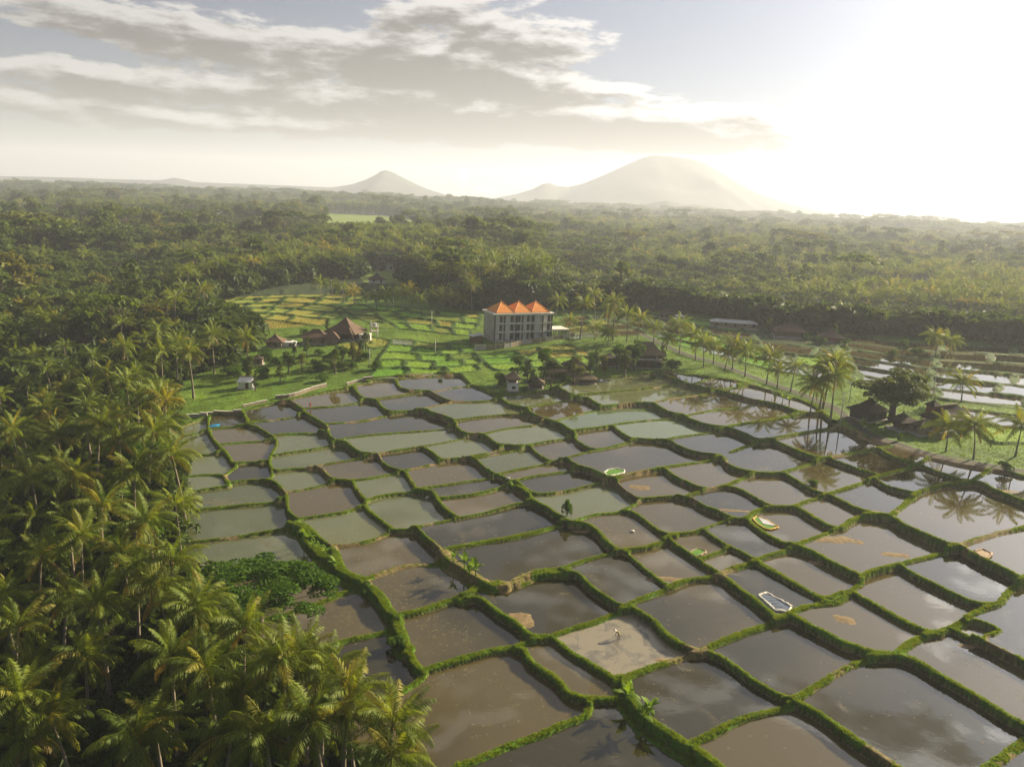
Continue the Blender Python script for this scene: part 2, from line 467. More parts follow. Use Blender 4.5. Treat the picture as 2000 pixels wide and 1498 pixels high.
cell_grid((765, 664), (918, 674), (950, 724), (722, 740), 5, 3.2, lambda u, r_: ("rice" if r_ < 0.72 else "pale" if r_ < 0.84 else "field"), 8)
cell_grid((932, 694), (1125, 672), (1172, 708), (968, 724), 3, 3.5, lambda u, r_: ("rice" if r_ < 0.8 else "gold"), 9)
cell_grid((1096, 622), (1178, 614), (1262, 652), (1112, 664), 4, 2.2, lambda u, r_: ("pale" if r_ < 0.4 else "gold" if r_ < 0.65 else "water"), 10)
cell_grid((530, 563), (745, 552), (642, 634), (378, 618), 7, 4.5, lambda u, r_: ("gold" if r_ < 0.8 else "rice"), 11)
cell_grid((640, 592), (938, 612), (925, 655), (738, 640), 4, 5, lambda u, r_: ("rice" if r_ < 0.55 else "field" if r_ < 0.85 else "gold"), 5)

def catmull(P, step):
    P = np.asarray(P, float)
    Q = np.vstack([2 * P[0] - P[1], P, 2 * P[-1] - P[-2]])
    out = []
    for i in range(1, len(Q) - 2):
        n = max(2, int(np.linalg.norm(Q[i + 1] - Q[i]) / step))
        t = np.linspace(0, 1, n, endpoint=False)[:, None]
        a, b, c, d = Q[i - 1], Q[i], Q[i + 1], Q[i + 2]
        out.append(0.5 * (2 * b + (c - a) * t + (2 * a - 5 * b + 4 * c - d) * t ** 2 + (3 * b - a - 3 * c + d) * t ** 3))
    out.append(P[-1][None])
    return np.vstack(out)

raw = []
for k, hw, p in BUNDS:
    pts = [rp(k, p[i], p[i + 1]) for i in range(0, len(p), 2)]
    raw.append((hw, np.array(pts)))
for k, _, p in FIELDS:
    pts = [rp(k, p[i], p[i + 1]) for i in range(0, len(p), 2)]
    pts = np.array(pts)
    mid_ = pts.mean(0)
    pts = pts if k == 0 else mid_ + (pts - mid_) * (1 + 3.0 / np.maximum(np.linalg.norm(pts - mid_, axis=1), 8.0))[:, None]
    raw.append((-0.5 if k == 0 else 0.0, np.vstack([pts, pts[:1]])))
N_LOOP = len(FIELDS)
# let loose ends meet the nearest neighbouring crest
segs_all = []
for j, (_, p) in enumerate(raw):
    for a, b in zip(p[:-1], p[1:]):
        segs_all.append((j, a[0], a[1], b[0], b[1]))
segs_all = np.array(segs_all)
def snap(j, q):
    m = segs_all[:, 0] != j
    A, B = segs_all[m, 1:3], segs_all[m, 3:5]
    d = B - A
    t = np.clip(((q - A) * d).sum(1) / np.maximum((d * d).sum(1), 1e-6), 0, 1)
    c = A + d * t[:, None]
    e = np.linalg.norm((c - q) * np.array([1.0, 1.6]), axis=1)
    i = e.argmin()
    return c[i] if e[i] < 17 else None
crests = []
for j, (hw, p) in enumerate(raw):
    p = p.copy()
    for end in ((0, -1) if j < len(raw) - N_LOOP else ()):
        c = snap(j, p[end])
        if c is not None:
            if np.linalg.norm(c - p[end]) > 2:
                p = np.vstack([c[None], p]) if end == 0 else np.vstack([p, c[None]])
            else:
                p[end] = c
    sm = catmull(p, 9.0)
    wpts = np.array([unproject(x, y) for x, y in sm])
    crests.append((hw, wpts))

# ------------------------------------------------------------------ open land and forest masks
def poly_world(pts, off=0.0):
    return np.array([unproject(x, y, off) for x, y in pts])

def inside(poly, X, Y):
    r = np.zeros(X.shape, bool)
    n = len(poly)
    for i in range(n):
        x1, y1 = poly[i]
        x2, y2 = poly[(i + 1) % n]
        if y1 == y2:
            continue
        c = ((y1 > Y) != (y2 > Y)) & (X < (x2 - x1) * (Y - y1) / (y2 - y1) + x1)
        r ^= c
    return r

PADDY_PX = [(900, 1570), (700, 1480), (545, 1400), (520, 1290), (400, 1200), (360, 1100), (345, 1000), (335, 900), (340, 838), (405, 812), (470, 806), (535, 786), (563, 785),
            (640, 765), (700, 755), (725, 742), (770, 735), (860, 728), (900, 730), (920, 750), (980, 775), (1080, 762), (1130, 745), (1290, 726), (1400, 738), (1450, 745),
            (1500, 762), (1590, 788), (1640, 832), (1730, 862), (1830, 893), (1960, 920), (2140, 968), (2140, 1570)]
OPEN_PX = [(1000, 2600), (860, 1640), (700, 1480), (545, 1400), (520, 1290), (400, 1200), (360, 1100), (345, 1000), (335, 900), (330, 800), (350, 745), (430, 715), (470, 690),
           (490, 660), (430, 646), (375, 616), (385, 598), (520, 562), (640, 546), (760, 540), (830, 570), (890, 600), (945, 606), (1080, 598), (1170, 604),
           (1290, 604), (1390, 615), (1500, 634), (1600, 647), (1760, 655), (1900, 664), (2100, 681), (2700, 750), (3400, 2600)]
FAR_FIELDS_PX = [[(680, 528), (810, 526), (815, 552), (720, 556)], [(630, 420), (740, 424), (810, 436), (805, 464), (640, 468)], [(780, 446), (920, 446), (915, 453), (790, 455)],
                 [(1660, 542), (1835, 545), (1835, 562), (1670, 562)], [(1330, 485), (1420, 487), (1420, 492), (1335, 491)], [(850, 455), (960, 458), (950, 463), (855, 462)], [(300, 412), (380, 414), (370, 418), (305, 417)], [(1020, 430), (1140, 432), (1130, 436), (1025, 435)], [(560, 470), (610, 471), (605, 476), (565, 476)]]
PADDY_W, OPEN_W = poly_world(PADDY_PX), poly_world(OPEN_PX)
FARF_W = [poly_world(p) for p in FAR_FIELDS_PX]
RAVINE_W = poly_world([(840, 1500), (560, 1360), (420, 1200), (350, 1080), (330, 900), (320, 790), (340, 735), (420, 690), (370, 610), (440, 560), (560, 520)], -2.0)

EDGE_W = poly_world([(1080, 598), (1170, 604), (1290, 604), (1390, 615), (1500, 634), (1600, 647), (1760, 655), (1900, 664), (2100, 681), (2700, 750)])

def dist_polyline(X, Y, P):
    best = np.full(X.shape, 1e9)
    for a, b in zip(P[:-1], P[1:]):
        d = b - a
        t = np.clip(((X - a[0]) * d[0] + (Y - a[1]) * d[1]) / max(d @ d, 1e-9), 0, 1)
        best = np.minimum(best, np.hypot(X - a[0] - d[0] * t, Y - a[1] - d[1] * t))
    return best

def z_base(X, Y):
    """plain with the wooded ravine on the left, and the swells of the far country"""
    z = z_plain(X, Y)
    d = dist_polyline(X, Y, RAVINE_W)
    # left of the edge line
    ex = np.interp(Y, np.maximum.accumulate(RAVINE_W[:, 1]), RAVINE_W[:, 0])
    left = X < ex
    dd = np.where(left, d, 0.0)
    drop = 9.0 * np.clip((dd - 1.0) / 26.0, 0, 1) ** 0.8
    rise = np.clip((dd - 60.0) / 90.0, 0, 1)
    drop = drop * (1 - rise * 0.95) * np.clip((900 - Y) / 300.0, 0, 1)
    z = z - drop + np.where(left, 1, 0) * 1.5 * fbm(X, Y, 30.0, 3, 5) * np.clip(dd / 15.0, 0, 1)
    # wooded ground beyond the right-hand fields, lowered so far paddies mirror more sky
    dr = dist_polyline(X, Y, EDGE_W)
    z = z - np.where(~inside(OPEN_W, X, Y) & (X > 20), 12.0 * np.clip((dr - 1.0) / 30.0, 0, 1) * np.clip((1600 - Y) / 900.0, 0, 1), 0.0)
    far = np.clip((Y - 500.0) / 1500.0, 0, 1)
    z = z + far * 26.0 * fbm(X, Y, 900.0, 3, 2)
    return z

# ------------------------------------------------------------------ ground sheet (polar grid, fine near, coarse far)
DT, DR = 0.0024, 0.0027
th_in = np.arange(-0.74, 0.74, DT)
th = np.concatenate([np.linspace(-1.35, -0.76, 24), th_in, np.linspace(0.76, 1.35, 24)])
lr_in = np.arange(math.log(56.0), math.log(440.0), DR)
lr_out = np.cumsum(np.full(170, 0.0184) * 1.0) + lr_in[-1]
lr = np.concatenate([np.linspace(math.log(8.0), math.log(55.5), 24), lr_in, lr_out])
NI, NJ = len(lr), len(th)
LR, TH = np.meshgrid(lr, th, indexing="ij")
RR = np.exp(LR)
GX, GY = RR * np.sin(TH), RR * np.cos(TH)
BASE = z_base(GX, GY)

dist = np.full(GX.shape, 50.0)
def stamp(field, P, hw, reach=5.0):
    for a, b in zip(P[:-1], P[1:]):
        ra = [math.hypot(*a), math.hypot(*b)]
        ta = [math.atan2(a[0], a[1]), math.atan2(b[0], b[1])]
        pad = reach / max(min(ra), 10.0)
        i0, i1 = np.searchsorted(lr, math.log(max(min(ra) - reach, 1.0))), np.searchsorted(lr, math.log(max(ra) + reach))
        j0, j1 = np.searchsorted(th, min(ta) - pad), np.searchsorted(th, max(ta) + pad)
        if i1 <= i0 or j1 <= j0:
            continue
        sl = (slice(i0, i1), slice(j0, j1))
        d = b - a
        t = np.clip(((GX[sl] - a[0]) * d[0] + (GY[sl] - a[1]) * d[1]) / max(d @ d, 1e-9), 0, 1)
        e = np.hypot(GX[sl] - a[0] - d[0] * t, GY[sl] - a[1] - d[1] * t) - hw
        field[sl] = np.minimum(field[sl], np.maximum(e, 0.0))
crests.append((0.1, np.vstack([PADDY_W, PADDY_W[:1]])))
for hw, P in crests:
    stamp(dist, P, max(hw, 0.0))
wob = 0.35 * fbm(GX, GY, 2.2, 3, 9)
thin = np.full(GX.shape, 50.0)
for hw, P in crests:
    if -0.4 < hw < 0:
        stamp(thin, P, 0.0)
WID = np.maximum(0.47, 0.0025 * RR) * (1 + 0.75 * fbm(GX, GY, 9.0, 3, 41)) * np.where(thin < 2.0, 0.85, 1.0)      # half width of a bund

paddy = inside(PADDY_W, GX, GY) & (RR < 435)
openm = inside(OPEN_W, GX, GY) & (RR < 435)
cellmask = openm & (dist > WID) & (RR > 57.0)

# connected cells, by runs
lab = np.zeros(GX.shape, np.int32)
parent = [0]
def find(a):
    while parent[a] != a:
        parent[a] = parent[parent[a]]
        a = parent[a]
    return a
prev = []
for i in range(NI):
    row = cellmask[i]
    cur = []
    if row.any():
        e = np.flatnonzero(np.diff(np.concatenate([[0], row.view(np.int8), [0]])))
        for s, t in zip(e[::2], e[1::2]):
            hit = [q for (a, b, q) in prev if a < t and b > s]
            if hit:
                r0 = find(hit[0])
                for q in hit[1:]:
                    parent[find(q)] = r0
            else:
                parent.append(len(parent))
                r0 = len(parent) - 1
            cur.append((s, t, r0))
            lab[i, s:t] = r0
    prev = cur
root = np.array([find(a) for a in range(len(parent))])
lab = root[lab]
AREA = RR * RR * DT * DR
ids = np.unique(lab[lab > 0])
area = np.bincount(lab.ravel(), AREA.ravel())
cxs = np.bincount(lab.ravel(), (AREA * GX).ravel()) / np.maximum(area, 1e-9)
cys = np.bincount(lab.ravel(), (AREA * GY).ravel()) / np.maximum(area, 1e-9)
cps = np.bincount(lab.ravel(), (AREA * paddy).ravel()) / np.maximum(area, 1e-9)

def grid_ij(px, py):
    x, y = unproject(px, py)
    return (min(NI - 1, np.searchsorted(lr, 0.5 * math.log(x * x + y * y))), min(NJ - 1, np.searchsorted(th, math.atan2(x, y))))

# what stands in each cell: seeds in pixels of the photograph
SEEDLING_SEEDS = [(700,1035),(790,1005),(450,1020),(420,975),(450,1080),(920,805),(620,860),(1290,835),(700,860),(640,900),(740,955),(400,910),(1080,970),(600,940),(860,880),(980,900),(1000,850),(1070,770),(1150,760),(1200,780)]
MUD_SEEDS = [(1200,1260)]
kind_of = {}
def seed(lst, k):
    for (x, y) in lst:
        i, j = grid_ij(x, y)
        if lab[i, j] > 0:
            kind_of[int(lab[i, j])] = k
for c in ids:
    if cps[c] > 0.5:
        kind_of[int(c)] = "water"
seed(SEEDLING_SEEDS, "seedling"); seed([(1300, 830), (1200, 800)], "pale")
for k, what, p in FIELDS:
    pts = np.array([rp(k, p[i], p[i + 1]) for i in range(0, len(p), 2)])
    c0 = pts.mean(0)
    for f in (0.0, 0.4):
        seed([tuple(c0 + (q - c0) * f) for q in pts], what)
seed(SEEDLING_SEEDS[:0], "seedling"); seed(MUD_SEEDS, "mud")
for c in ids:
    c = int(c)
    if area[c] > 9000 or area[c] < 5:
        kind_of[c] = "none"
    kind_of.setdefault(c, "field")
level = np.zeros(len(area))
for c in ids:
    level[c] = z_plain(np.float64(cxs[c]), np.float64(cys[c])) + 0.12 * math.sin(c * 12.9)
WET = ("water", "pale", "mud", "seedling")
wet = np.array([kind_of.get(c, "none") in WET for c in range(len(area))])
crop = np.array([kind_of.get(c, "none") in ("rice", "gold", "field") for c in range(len(area))])
islev = wet | crop

NONE = -1e3
lnear = np.where(islev[lab], level[lab], NONE)
lnear = np.where(~islev[lab] & (dist > WID), BASE, lnear)
lhi = lnear.copy()
zone = lnear < -900
def neigh(a):
    p = np.pad(a, 1, mode="edge")
    return [p[:-2, 1:-1], p[2:, 1:-1], p[1:-1, :-2], p[1:-1, 2:]]
for it in range(7):
    nn = np.maximum.reduce(neigh(lhi))
    lhi = np.where(zone, np.maximum(lhi, nn), lhi)
ln = lnear.copy()
for it in range(9):
    nb = np.stack(neigh(ln))
    ok = nb > -900
    cnt = ok.sum(0)
    val = np.where(ok, nb, 0).sum(0) / np.maximum(cnt, 1)
    ln = np.where((ln < -900) & (cnt > 0), val, ln)
ln = np.where(ln < -900, BASE, ln)
lhi = np.where(lhi < -900, BASE, lhi)
u = np.clip(1 - dist / WID, 0, 1)
prof = np.clip(u * 1.75, 0, 1)
prof = prof * prof * (3 - 2 * prof)
crest_h = 0.25 - 0.10 * np.clip((RR - 170) / 100, 0, 1)
HZ = ln + (lhi + crest_h - ln) * prof
bed = np.where(wet[lab], -0.16 + 0.10 * fbm(GX, GY, 7.0, 3, 3), 0.0)
bed = np.where(crop[lab], 0.25 * fbm(GX, GY, 3.0, 3, 4), bed)
HZ = HZ + bed
# silt shoals that stand out of the water
SHOALS = [(1625,1055,9,2.0),(1245,955,4,2.6),(1650,1210,3.2,2.2),(1010,1198,2.2,1.6),(1022,1218,2.2,1.8),(1290,1132,5,1.2),(1430,1000,5,1.2),(1700,1005,5,1.5),(1755,1085,4,1.5),(1600,1095,4,1.0),
          (1950,960,6,1.3),(1140,1030,3,1.0),(1285,1285,2,1.0),(1890,1255,3,1.2)]
for (px, py, a, b) in SHOALS:
    x, y = unproject(px, py)
    q = ((GX - x + 2.5 * fbm(GX, GY, 5.0, 3, 51)) / a) ** 2 + ((GY - y + 2.5 * fbm(GX, GY, 5.0, 3, 52)) / b) ** 2
    m = wet[lab] & (q < 6)
    HZ[m] += (0.24 * np.exp(-q[m]) * (1 + 0.9 * fbm(GX[m], GY[m], 2.0, 3, 8)))
grassy = (~islev[lab]) & openm
HZ = HZ + np.where(zone & (RR < 440), 0.16 * fbm(GX, GY, 1.1, 3, 6) * prof + 0.10 * fbm(GX, GY, 0.5, 2, 12) * prof, 0)
HZ = HZ + np.where(zone & (RR < 440), 0.22 * fbm(GX, GY, 7.0, 2, 44) * prof, 0)
HZ = HZ + np.where(grassy & ~zone, 0.8 * fbm(GX, GY, 9.0, 4, 7), 0)

def ground_z(x, y):
    r, t = 0.5 * np.log(x * x + y * y), np.arctan2(x, y)
    i = np.clip(np.searchsorted(lr, r) - 1, 0, NI - 2)
    j = np.clip(np.searchsorted(th, t) - 1, 0, NJ - 2)
    fi = np.clip((r - lr[i]) / (lr[i + 1] - lr[i]), 0, 1)
    fj = np.clip((t - th[j]) / (th[j + 1] - th[j]), 0, 1)
    return (HZ[i, j] * (1 - fi) + HZ[i + 1, j] * fi) * (1 - fj) + (HZ[i, j + 1] * (1 - fi) + HZ[i + 1, j + 1] * fi) * fj

def place(px, py, dz=0.0):
    """photograph pixel where a thing meets the ground -> point on the built ground"""
    d = px_dir(px, py)
    x, y = unproject(px, py)
    for _ in range(8):
        z = float(ground_z(np.float64(x), np.float64(y)))
        t = (CAM_H - z) / -d.z
        x, y = 0.5 * x + 0.5 * d.x * t, 0.5 * y + 0.5 * d.y * t
    return Vector((x, y, float(ground_z(np.float64(x), np.float64(y))) + dz))

def mpp(p):
    """metres per photograph pixel at a point"""
    return (Vector(p) - Vector((0, 0, CAM_H))).dot(C_F) / FPX

# road along the palms, above the paddies
ROAD_PX = [(1255, 655), (1330, 690), (1400, 712), (1480, 742), (1560, 770), (1630, 800), (1690, 845), (1760, 872), (1850, 898), (1950, 915), (2080, 935), (2300, 965)]
road_pts = catmull(np.array([unproject(x, y) for x, y in ROAD_PX]), 2.0)
rd = np.full(GX.shape, 50.0)
stamp(rd, road_pts, 0.0, 6.0)
on_road = rd < 1.5
HZ = np.where(rd < 3.2, HZ * np.clip((rd - 1.8) / 1.4, 0, 1) + (1 - np.clip((rd - 1.8) / 1.4, 0, 1)) * (z_plain(GX, GY) + 0.35), HZ)

# colour of the ground itself
def C(*c):
    return np.array(c)
colr = np.zeros(GX.shape + (3,))
colr[:] = C(0.030, 0.040, 0.014)                        # forest floor
n1 = fbm(GX, GY, 14.0, 4, 21)
n2 = fbm(GX, GY, 3.0, 3, 22)
grass = C(0.085, 0.16, 0.018)[None, None] * (1 + 0.9 * n1 + 0.7 * n2)[..., None] + np.clip(n1 * 1.6, 0, 1)[..., None] * C(0.06, 0.03, 0.0)
colr[openm] = grass[openm]
kinds = np.array([{"rice": 1, "gold": 2, "field": 3}.get(kind_of.get(c, "none"), 0) for c in range(len(area))])[lab]
rnd = np.sin(lab * 78.233) * 0.5 + 0.5
for k, ca, cb in ((1, C(0.10, 0.24, 0.012), C(0.17, 0.27, 0.02)), (2, C(0.25, 0.22, 0.03), C(0.18, 0.22, 0.03)), (3, C(0.10, 0.16, 0.02), C(0.16, 0.19, 0.03))):
    m = kinds == k
    w = np.clip(rnd + 1.2 * n1 + 0.5 * n2, 0, 1)[..., None]
    colr[m] = (ca * (1 - w) + cb * w)[m]
HILL_W = poly_world([(372,618),(392,596),(520,560),(640,540),(740,552),(680,590),(650,612),(625,634),(540,642),(450,640)])
hill_m = inside(HILL_W, GX, GY) & ~wet[lab]
w_ = np.clip(rnd + 1.4 * n1 + 0.5 * n2, 0, 1)[..., None]
colr[hill_m] = (C(0.25, 0.22, 0.03) * (1 - w_) + C(0.19, 0.23, 0.03) * w_)[hill_m]
kinds = np.where(hill_m, 2, kinds)
colr[zone & openm] = (C(0.075, 0.17, 0.012)[None, None] * (1 + 0.8 * n2 + 0.4 * n1)[..., None])[zone & openm]
colr[zone & openm & ~paddy] *= 0.45
bare = zone & paddy & openm & (fbm(GX, GY, 11.0, 3, 61) + 0.6 * n2 > 0.17)
colr[bare] = (C(0.17, 0.135, 0.055)[None, None] * (1 + 0.5 * n2)[..., None])[bare]
colr[wet[lab]] = C(0.20, 0.145, 0.075)
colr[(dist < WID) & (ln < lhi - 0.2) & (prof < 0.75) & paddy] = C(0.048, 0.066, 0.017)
for fw in FARF_W:
    m = inside(fw, GX, GY)
    colr[m] = C(0.16, 0.22, 0.04)
farm = (RR > 436) & ~np.logical_or.reduce([inside(f, GX, GY) for f in FARF_W])
colr[farm] = (C(0.035, 0.055, 0.018)[None, None] * (1 + 0.8 * n1)[..., None])[farm]
colr[on_road] = C(0.075, 0.070, 0.052)
colr = np.clip(colr, 0.004, 0.9)

ii, jj = np.meshgrid(np.arange(NI - 1), np.arange(NJ - 1), indexing="ij")
q00 = (ii * NJ + jj).ravel()
quads = np.stack([q00, q00 + 1, q00 + NJ + 1, q00 + NJ], 1)[:, ::-1]
gm, t, out = mat("ground")
at = t.n("ShaderNodeAttribute", attribute_name="tint")
geo = t.n("ShaderNodeNewGeometry")
f1 = t.noise(geo.outputs["Position"], 1.6, 6, 0.7)
f2 = t.noise(geo.outputs["Position"], 0.25, 4, 0.6)
k = t.m("ADD", t.mapr(f1, 0.25, 0.75, 0.62, 1.38), t.mapr(f2, 0.3, 0.7, -0.15, 0.15))
gc = t.vm("MULTIPLY", at.outputs["Color"], t.xyz(k, k, k))
b = principled(t, out, gc, 0.9, 0.15)
bump(t, b, f1, 0.7, 0.25)
ground_me = np_mesh("ground", np.stack([GX, GY, HZ], -1).reshape(-1, 3), quads, True, (gm,))
ca = ground_me.color_attributes.new("tint", "FLOAT_COLOR", "POINT")
ca.data.foreach_set("color", np.concatenate([colr, np.ones(GX.shape + (1,))], -1).astype(np.float32).ravel())
tag(new_obj("ground", ground_me), "grassy ground with bunds, fields and forest floor", kind="structure")

# ------------------------------------------------------------------ water of the paddies, one sheet each
def water_mat(name, ca, cb, cc, rough=0.03, patch=(0.55, 0.75), scale=0.12, rows=False):
    m, t, out = mat(name)
    geo = t.n("ShaderNodeNewGeometry")
    oi = t.n("ShaderNodeObjectInfo")
    P = t.vm("ADD", geo.outputs["Position"], t.xyz(t.m("MULTIPLY", oi.outputs["Random"], 97.0), t.m("MULTIPLY", oi.outputs["Random"], -61.0), 0.0))
    n = t.noise(P, scale, 6, 0.62, dist=0.6)
    n2 = t.noise(t.vm("MULTIPLY", P, (1.0, 1.0, 1.0)), 0.045, 3, 0.5)
    c = t.mix(t.mapr(t.m("ADD", n2, t.m("MULTIPLY", t.m("SUBTRACT", oi.outputs["Random"], 0.5), 0.8)), 0.3, 0.7), ca, cb)
    thr = t.m("MULTIPLY_ADD", oi.outputs["Random"], 0.12, patch[0])
    pm = t.mapr(n, thr, t.m("ADD", thr, patch[1] - patch[0]))
    c = t.mix(t.m("MULTIPLY", pm, 0.85), c, cc)
    fleck = t.mapr(t.noise(P, 2.3, 3, 0.7), 0.66, 0.72)
    c = t.mix(t.m("MULTIPLY", fleck, t.m("MULTIPLY", pm, 0.7)), c, tuple(x * 0.45 for x in cc))
    r = t.m("MULTIPLY_ADD", t.m("MULTIPLY", pm, t.mapr(t.noise(P, 0.8, 3), 0.4, 0.6)), 0.35, rough)
    b = principled(t, out, c, r, 0.55)
    b.inputs["IOR"].default_value = 1.6
    rip = t.noise(P, 1.1, 2, 0.5)
    bump(t, b, rip, 0.05, 0.05)
    return m
WM = {
 "water": water_mat("muddy_water", (0.032, 0.028, 0.010), (0.084, 0.066, 0.026), (0.120, 0.095, 0.040)),
 "seedling": water_mat("planted_water", (0.075, 0.084, 0.040), (0.115, 0.125, 0.066), (0.11, 0.095, 0.045), 0.05, (0.5, 0.7)),
 "pale": water_mat("algae_water", (0.085, 0.115, 0.060), (0.12, 0.15, 0.085), (0.12, 0.17, 0.05), 0.06, (0.5, 0.68)),
 "mud": water_mat("wet_mud", (0.22, 0.19, 0.13), (0.28, 0.24, 0.17), (0.11, 0.10, 0.075), 0.28, (0.5, 0.56), 0.3),
}
order = sorted([int(c) for c in ids if wet[c]], key=lambda c: cys[c])
water_cells = {}
for c in order:
    I, J = np.nonzero(lab == c)
    i0, i1 = max(I.min() - 2, 0), min(I.max() + 3, NI - 1)
    j0, j1 = max(J.min() - 2, 0), min(J.max() + 3, NJ - 1)
    sub = lab[i0:i1, j0:j1] == c
    for _ in range(2):
        p = np.pad(sub, 1)
        g = p[:-2, 1:-1] | p[2:, 1:-1] | p[1:-1, :-2] | p[1:-1, 2:] | p[:-2, :-2] | p[2:, 2:] | p[:-2, 2:] | p[2:, :-2]
        sub = sub | (g & (HZ[i0:i1, j0:j1] > level[c] - 0.02) & (dist[i0:i1, j0:j1] > 0.15 * WID[i0:i1, j0:j1]))
    V, F = [], []
    quad = sub[:-1, :-1] & sub[1:, :-1] & sub[:-1, 1:] & sub[1:, 1:]
    for a in range(quad.shape[0]):
        e = np.flatnonzero(np.diff(np.concatenate([[0], quad[a].view(np.int8), [0]])))
        for s, t_ in zip(e[::2], e[1::2]):
            for s2 in range(s, t_, 12):
                e2 = min(s2 + 12, t_)
                k0 = len(V)
                for (ia, ja) in ((a, s2), (a, e2), (a + 1, e2), (a + 1, s2)):
                    V.append((GX[i0 + ia, j0 + ja], GY[i0 + ia, j0 + ja], level[c]))
                F.append((k0 + 3, k0 + 2, k0 + 1, k0))
    if not F:
        continue
    V = np.array(V)
    V[:, :2] -= (cxs[c], cys[c])
    V[:, 2] = 0
    me = np_mesh("water", V, np.array(F), False, (WM[kind_of[c]],))
    o = new_obj("paddy_water", me)
    o.location = (cxs[c], cys[c], level[c])
    tag(o, {"water": "brown muddy water standing in a rice paddy", "seedling": "shallow paddy water with young seedlings", "pale": "pale green paddy water with algae",
            "mud": "grey churned mud in the paddy where the farmer bends"}[kind_of[c]], kind="structure")
    water_cells[c] = o

# ------------------------------------------------------------------ mountains on the horizon
def ray_point(px, py, Y):
    d = px_dir(px, py)
    return Vector((0, 0, CAM_H)) + d * (Y / d.y)

rock = simple_mat("mountain_forest", (0.05, 0.06, 0.05), 0.95, 0.4, 0.004)
def mountain(name, label, Y, prof_px, depth, seed):
    """profile pixels along the skyline; the body falls away in front and behind"""
    tops = [ray_point(x, y, Y) for x, y in prof_px]
    xs = np.array([q.x for q in tops]); zs = np.array([q.z for q in tops])
    nx, ny = 130, 50
    u = np.linspace(xs[0], xs[-1], nx)
    v = np.linspace(-1, 1, ny)
    U, Vv = np.meshgrid(u, v, indexing="ij")
    top = np.interp(U, xs, zs)
    peakx = xs[zs.argmax()]
    fall = np.clip(1 - np.abs(Vv) ** 1.0, 0, 1) ** 1.15
    ridg = fbm(U + Vv * depth * 0.35, Vv * depth, depth * 0.35, 4, seed)
    z = -20 + (top + 20) * fall * (1 + 0.42 * ridg * (1 - fall) * 2.2)
    V = np.stack([U, Y + Vv * depth, z], -1).reshape(-1, 3)
    a, b_ = np.meshgrid(np.arange(nx - 1), np.arange(ny - 1), indexing="ij")
    q = (a * ny + b_).ravel()
    o = new_obj(name, np_mesh(name, V, np.stack([q, q + ny, q + ny + 1, q + 1], 1), True, (rock,)))
    return tag(o, label, kind="structure")
mountain("mountain", "distant cone shaped volcano left of the picture's centre", 5200, [(560, 372), (620, 368), (660, 364), (690, 359), (715, 350), (735, 340), (745, 333), (755, 331), (766, 335), (785, 345), (810, 358), (835, 369), (870, 380), (930, 388), (990, 391)], 900, 3)
mountain("mountain", "great broad volcano with its top in cloud", 5600, [(920, 392), (970, 386), (1010, 378), (1040, 369), (1060, 358), (1072, 356), (1088, 362), (1110, 364), (1140, 357), (1180, 340), (1220, 322), (1255, 306), (1275, 301), (1310, 303), (1345, 308), (1375, 316), (1405, 334), (1440, 356), (1480, 377), (1530, 395), (1600, 412), (1700, 428)], 1100, 4)
mountain("hill", "low wooded hill standing before the broad volcano", 4000, [(1160, 408), (1225, 402), (1260, 399), (1285, 394), (1302, 391), (1320, 395), (1340, 400), (1365, 399), (1390, 404), (1430, 412), (1500, 420)], 350, 5)
mountain("hill", "long low ridge along the left horizon", 5200, [(-700, 332), (-300, 340), (0, 344), (120, 346), (230, 350), (318, 352), (340, 347), (360, 350), (375, 355), (450, 358), (560, 362), (700, 368), (820, 378), (900, 386)], 800, 6)
mountain("hill", "nearer wooded rise at the left horizon", 3300, [(-300, 362), (0, 368), (70, 366), (140, 371), (210, 372), (270, 378), (330, 374), (420, 377), (540, 378), (580, 374), (625, 374), (650, 381), (760, 384), (900, 392)], 330, 7)

# ------------------------------------------------------------------ hazy air
def haze():
    x0, x1, y0, y1, z0, z1 = -11500, 11500, -400, 11500, -60, 460
    V = np.array([(x, y, z) for x in (x0, x1) for y in (y0, y1) for z in (z0, z1)])
    F = np.array([(0, 1, 3, 2), (4, 6, 7, 5), (0, 4, 5, 1), (2, 3, 7, 6), (0, 2, 6, 4), (1, 5, 7, 3)])
    m, t, out = mat("haze")
    pv = t.n("ShaderNodeVolumePrincipled")
    pv.inputs["Color"].default_value = (0.82, 0.88, 1.0, 1)
    pv.inputs["Density"].default_value = 0.000155
    pv.inputs["Anisotropy"].default_value = 0.25
    t.link(pv.outputs[0], out.inputs["Volume"])
    o = new_obj("haze", np_mesh("haze", V, F, False, (m,)))
    tag(o, "thin morning haze lying over the whole valley", "haze", kind="stuff")
haze()

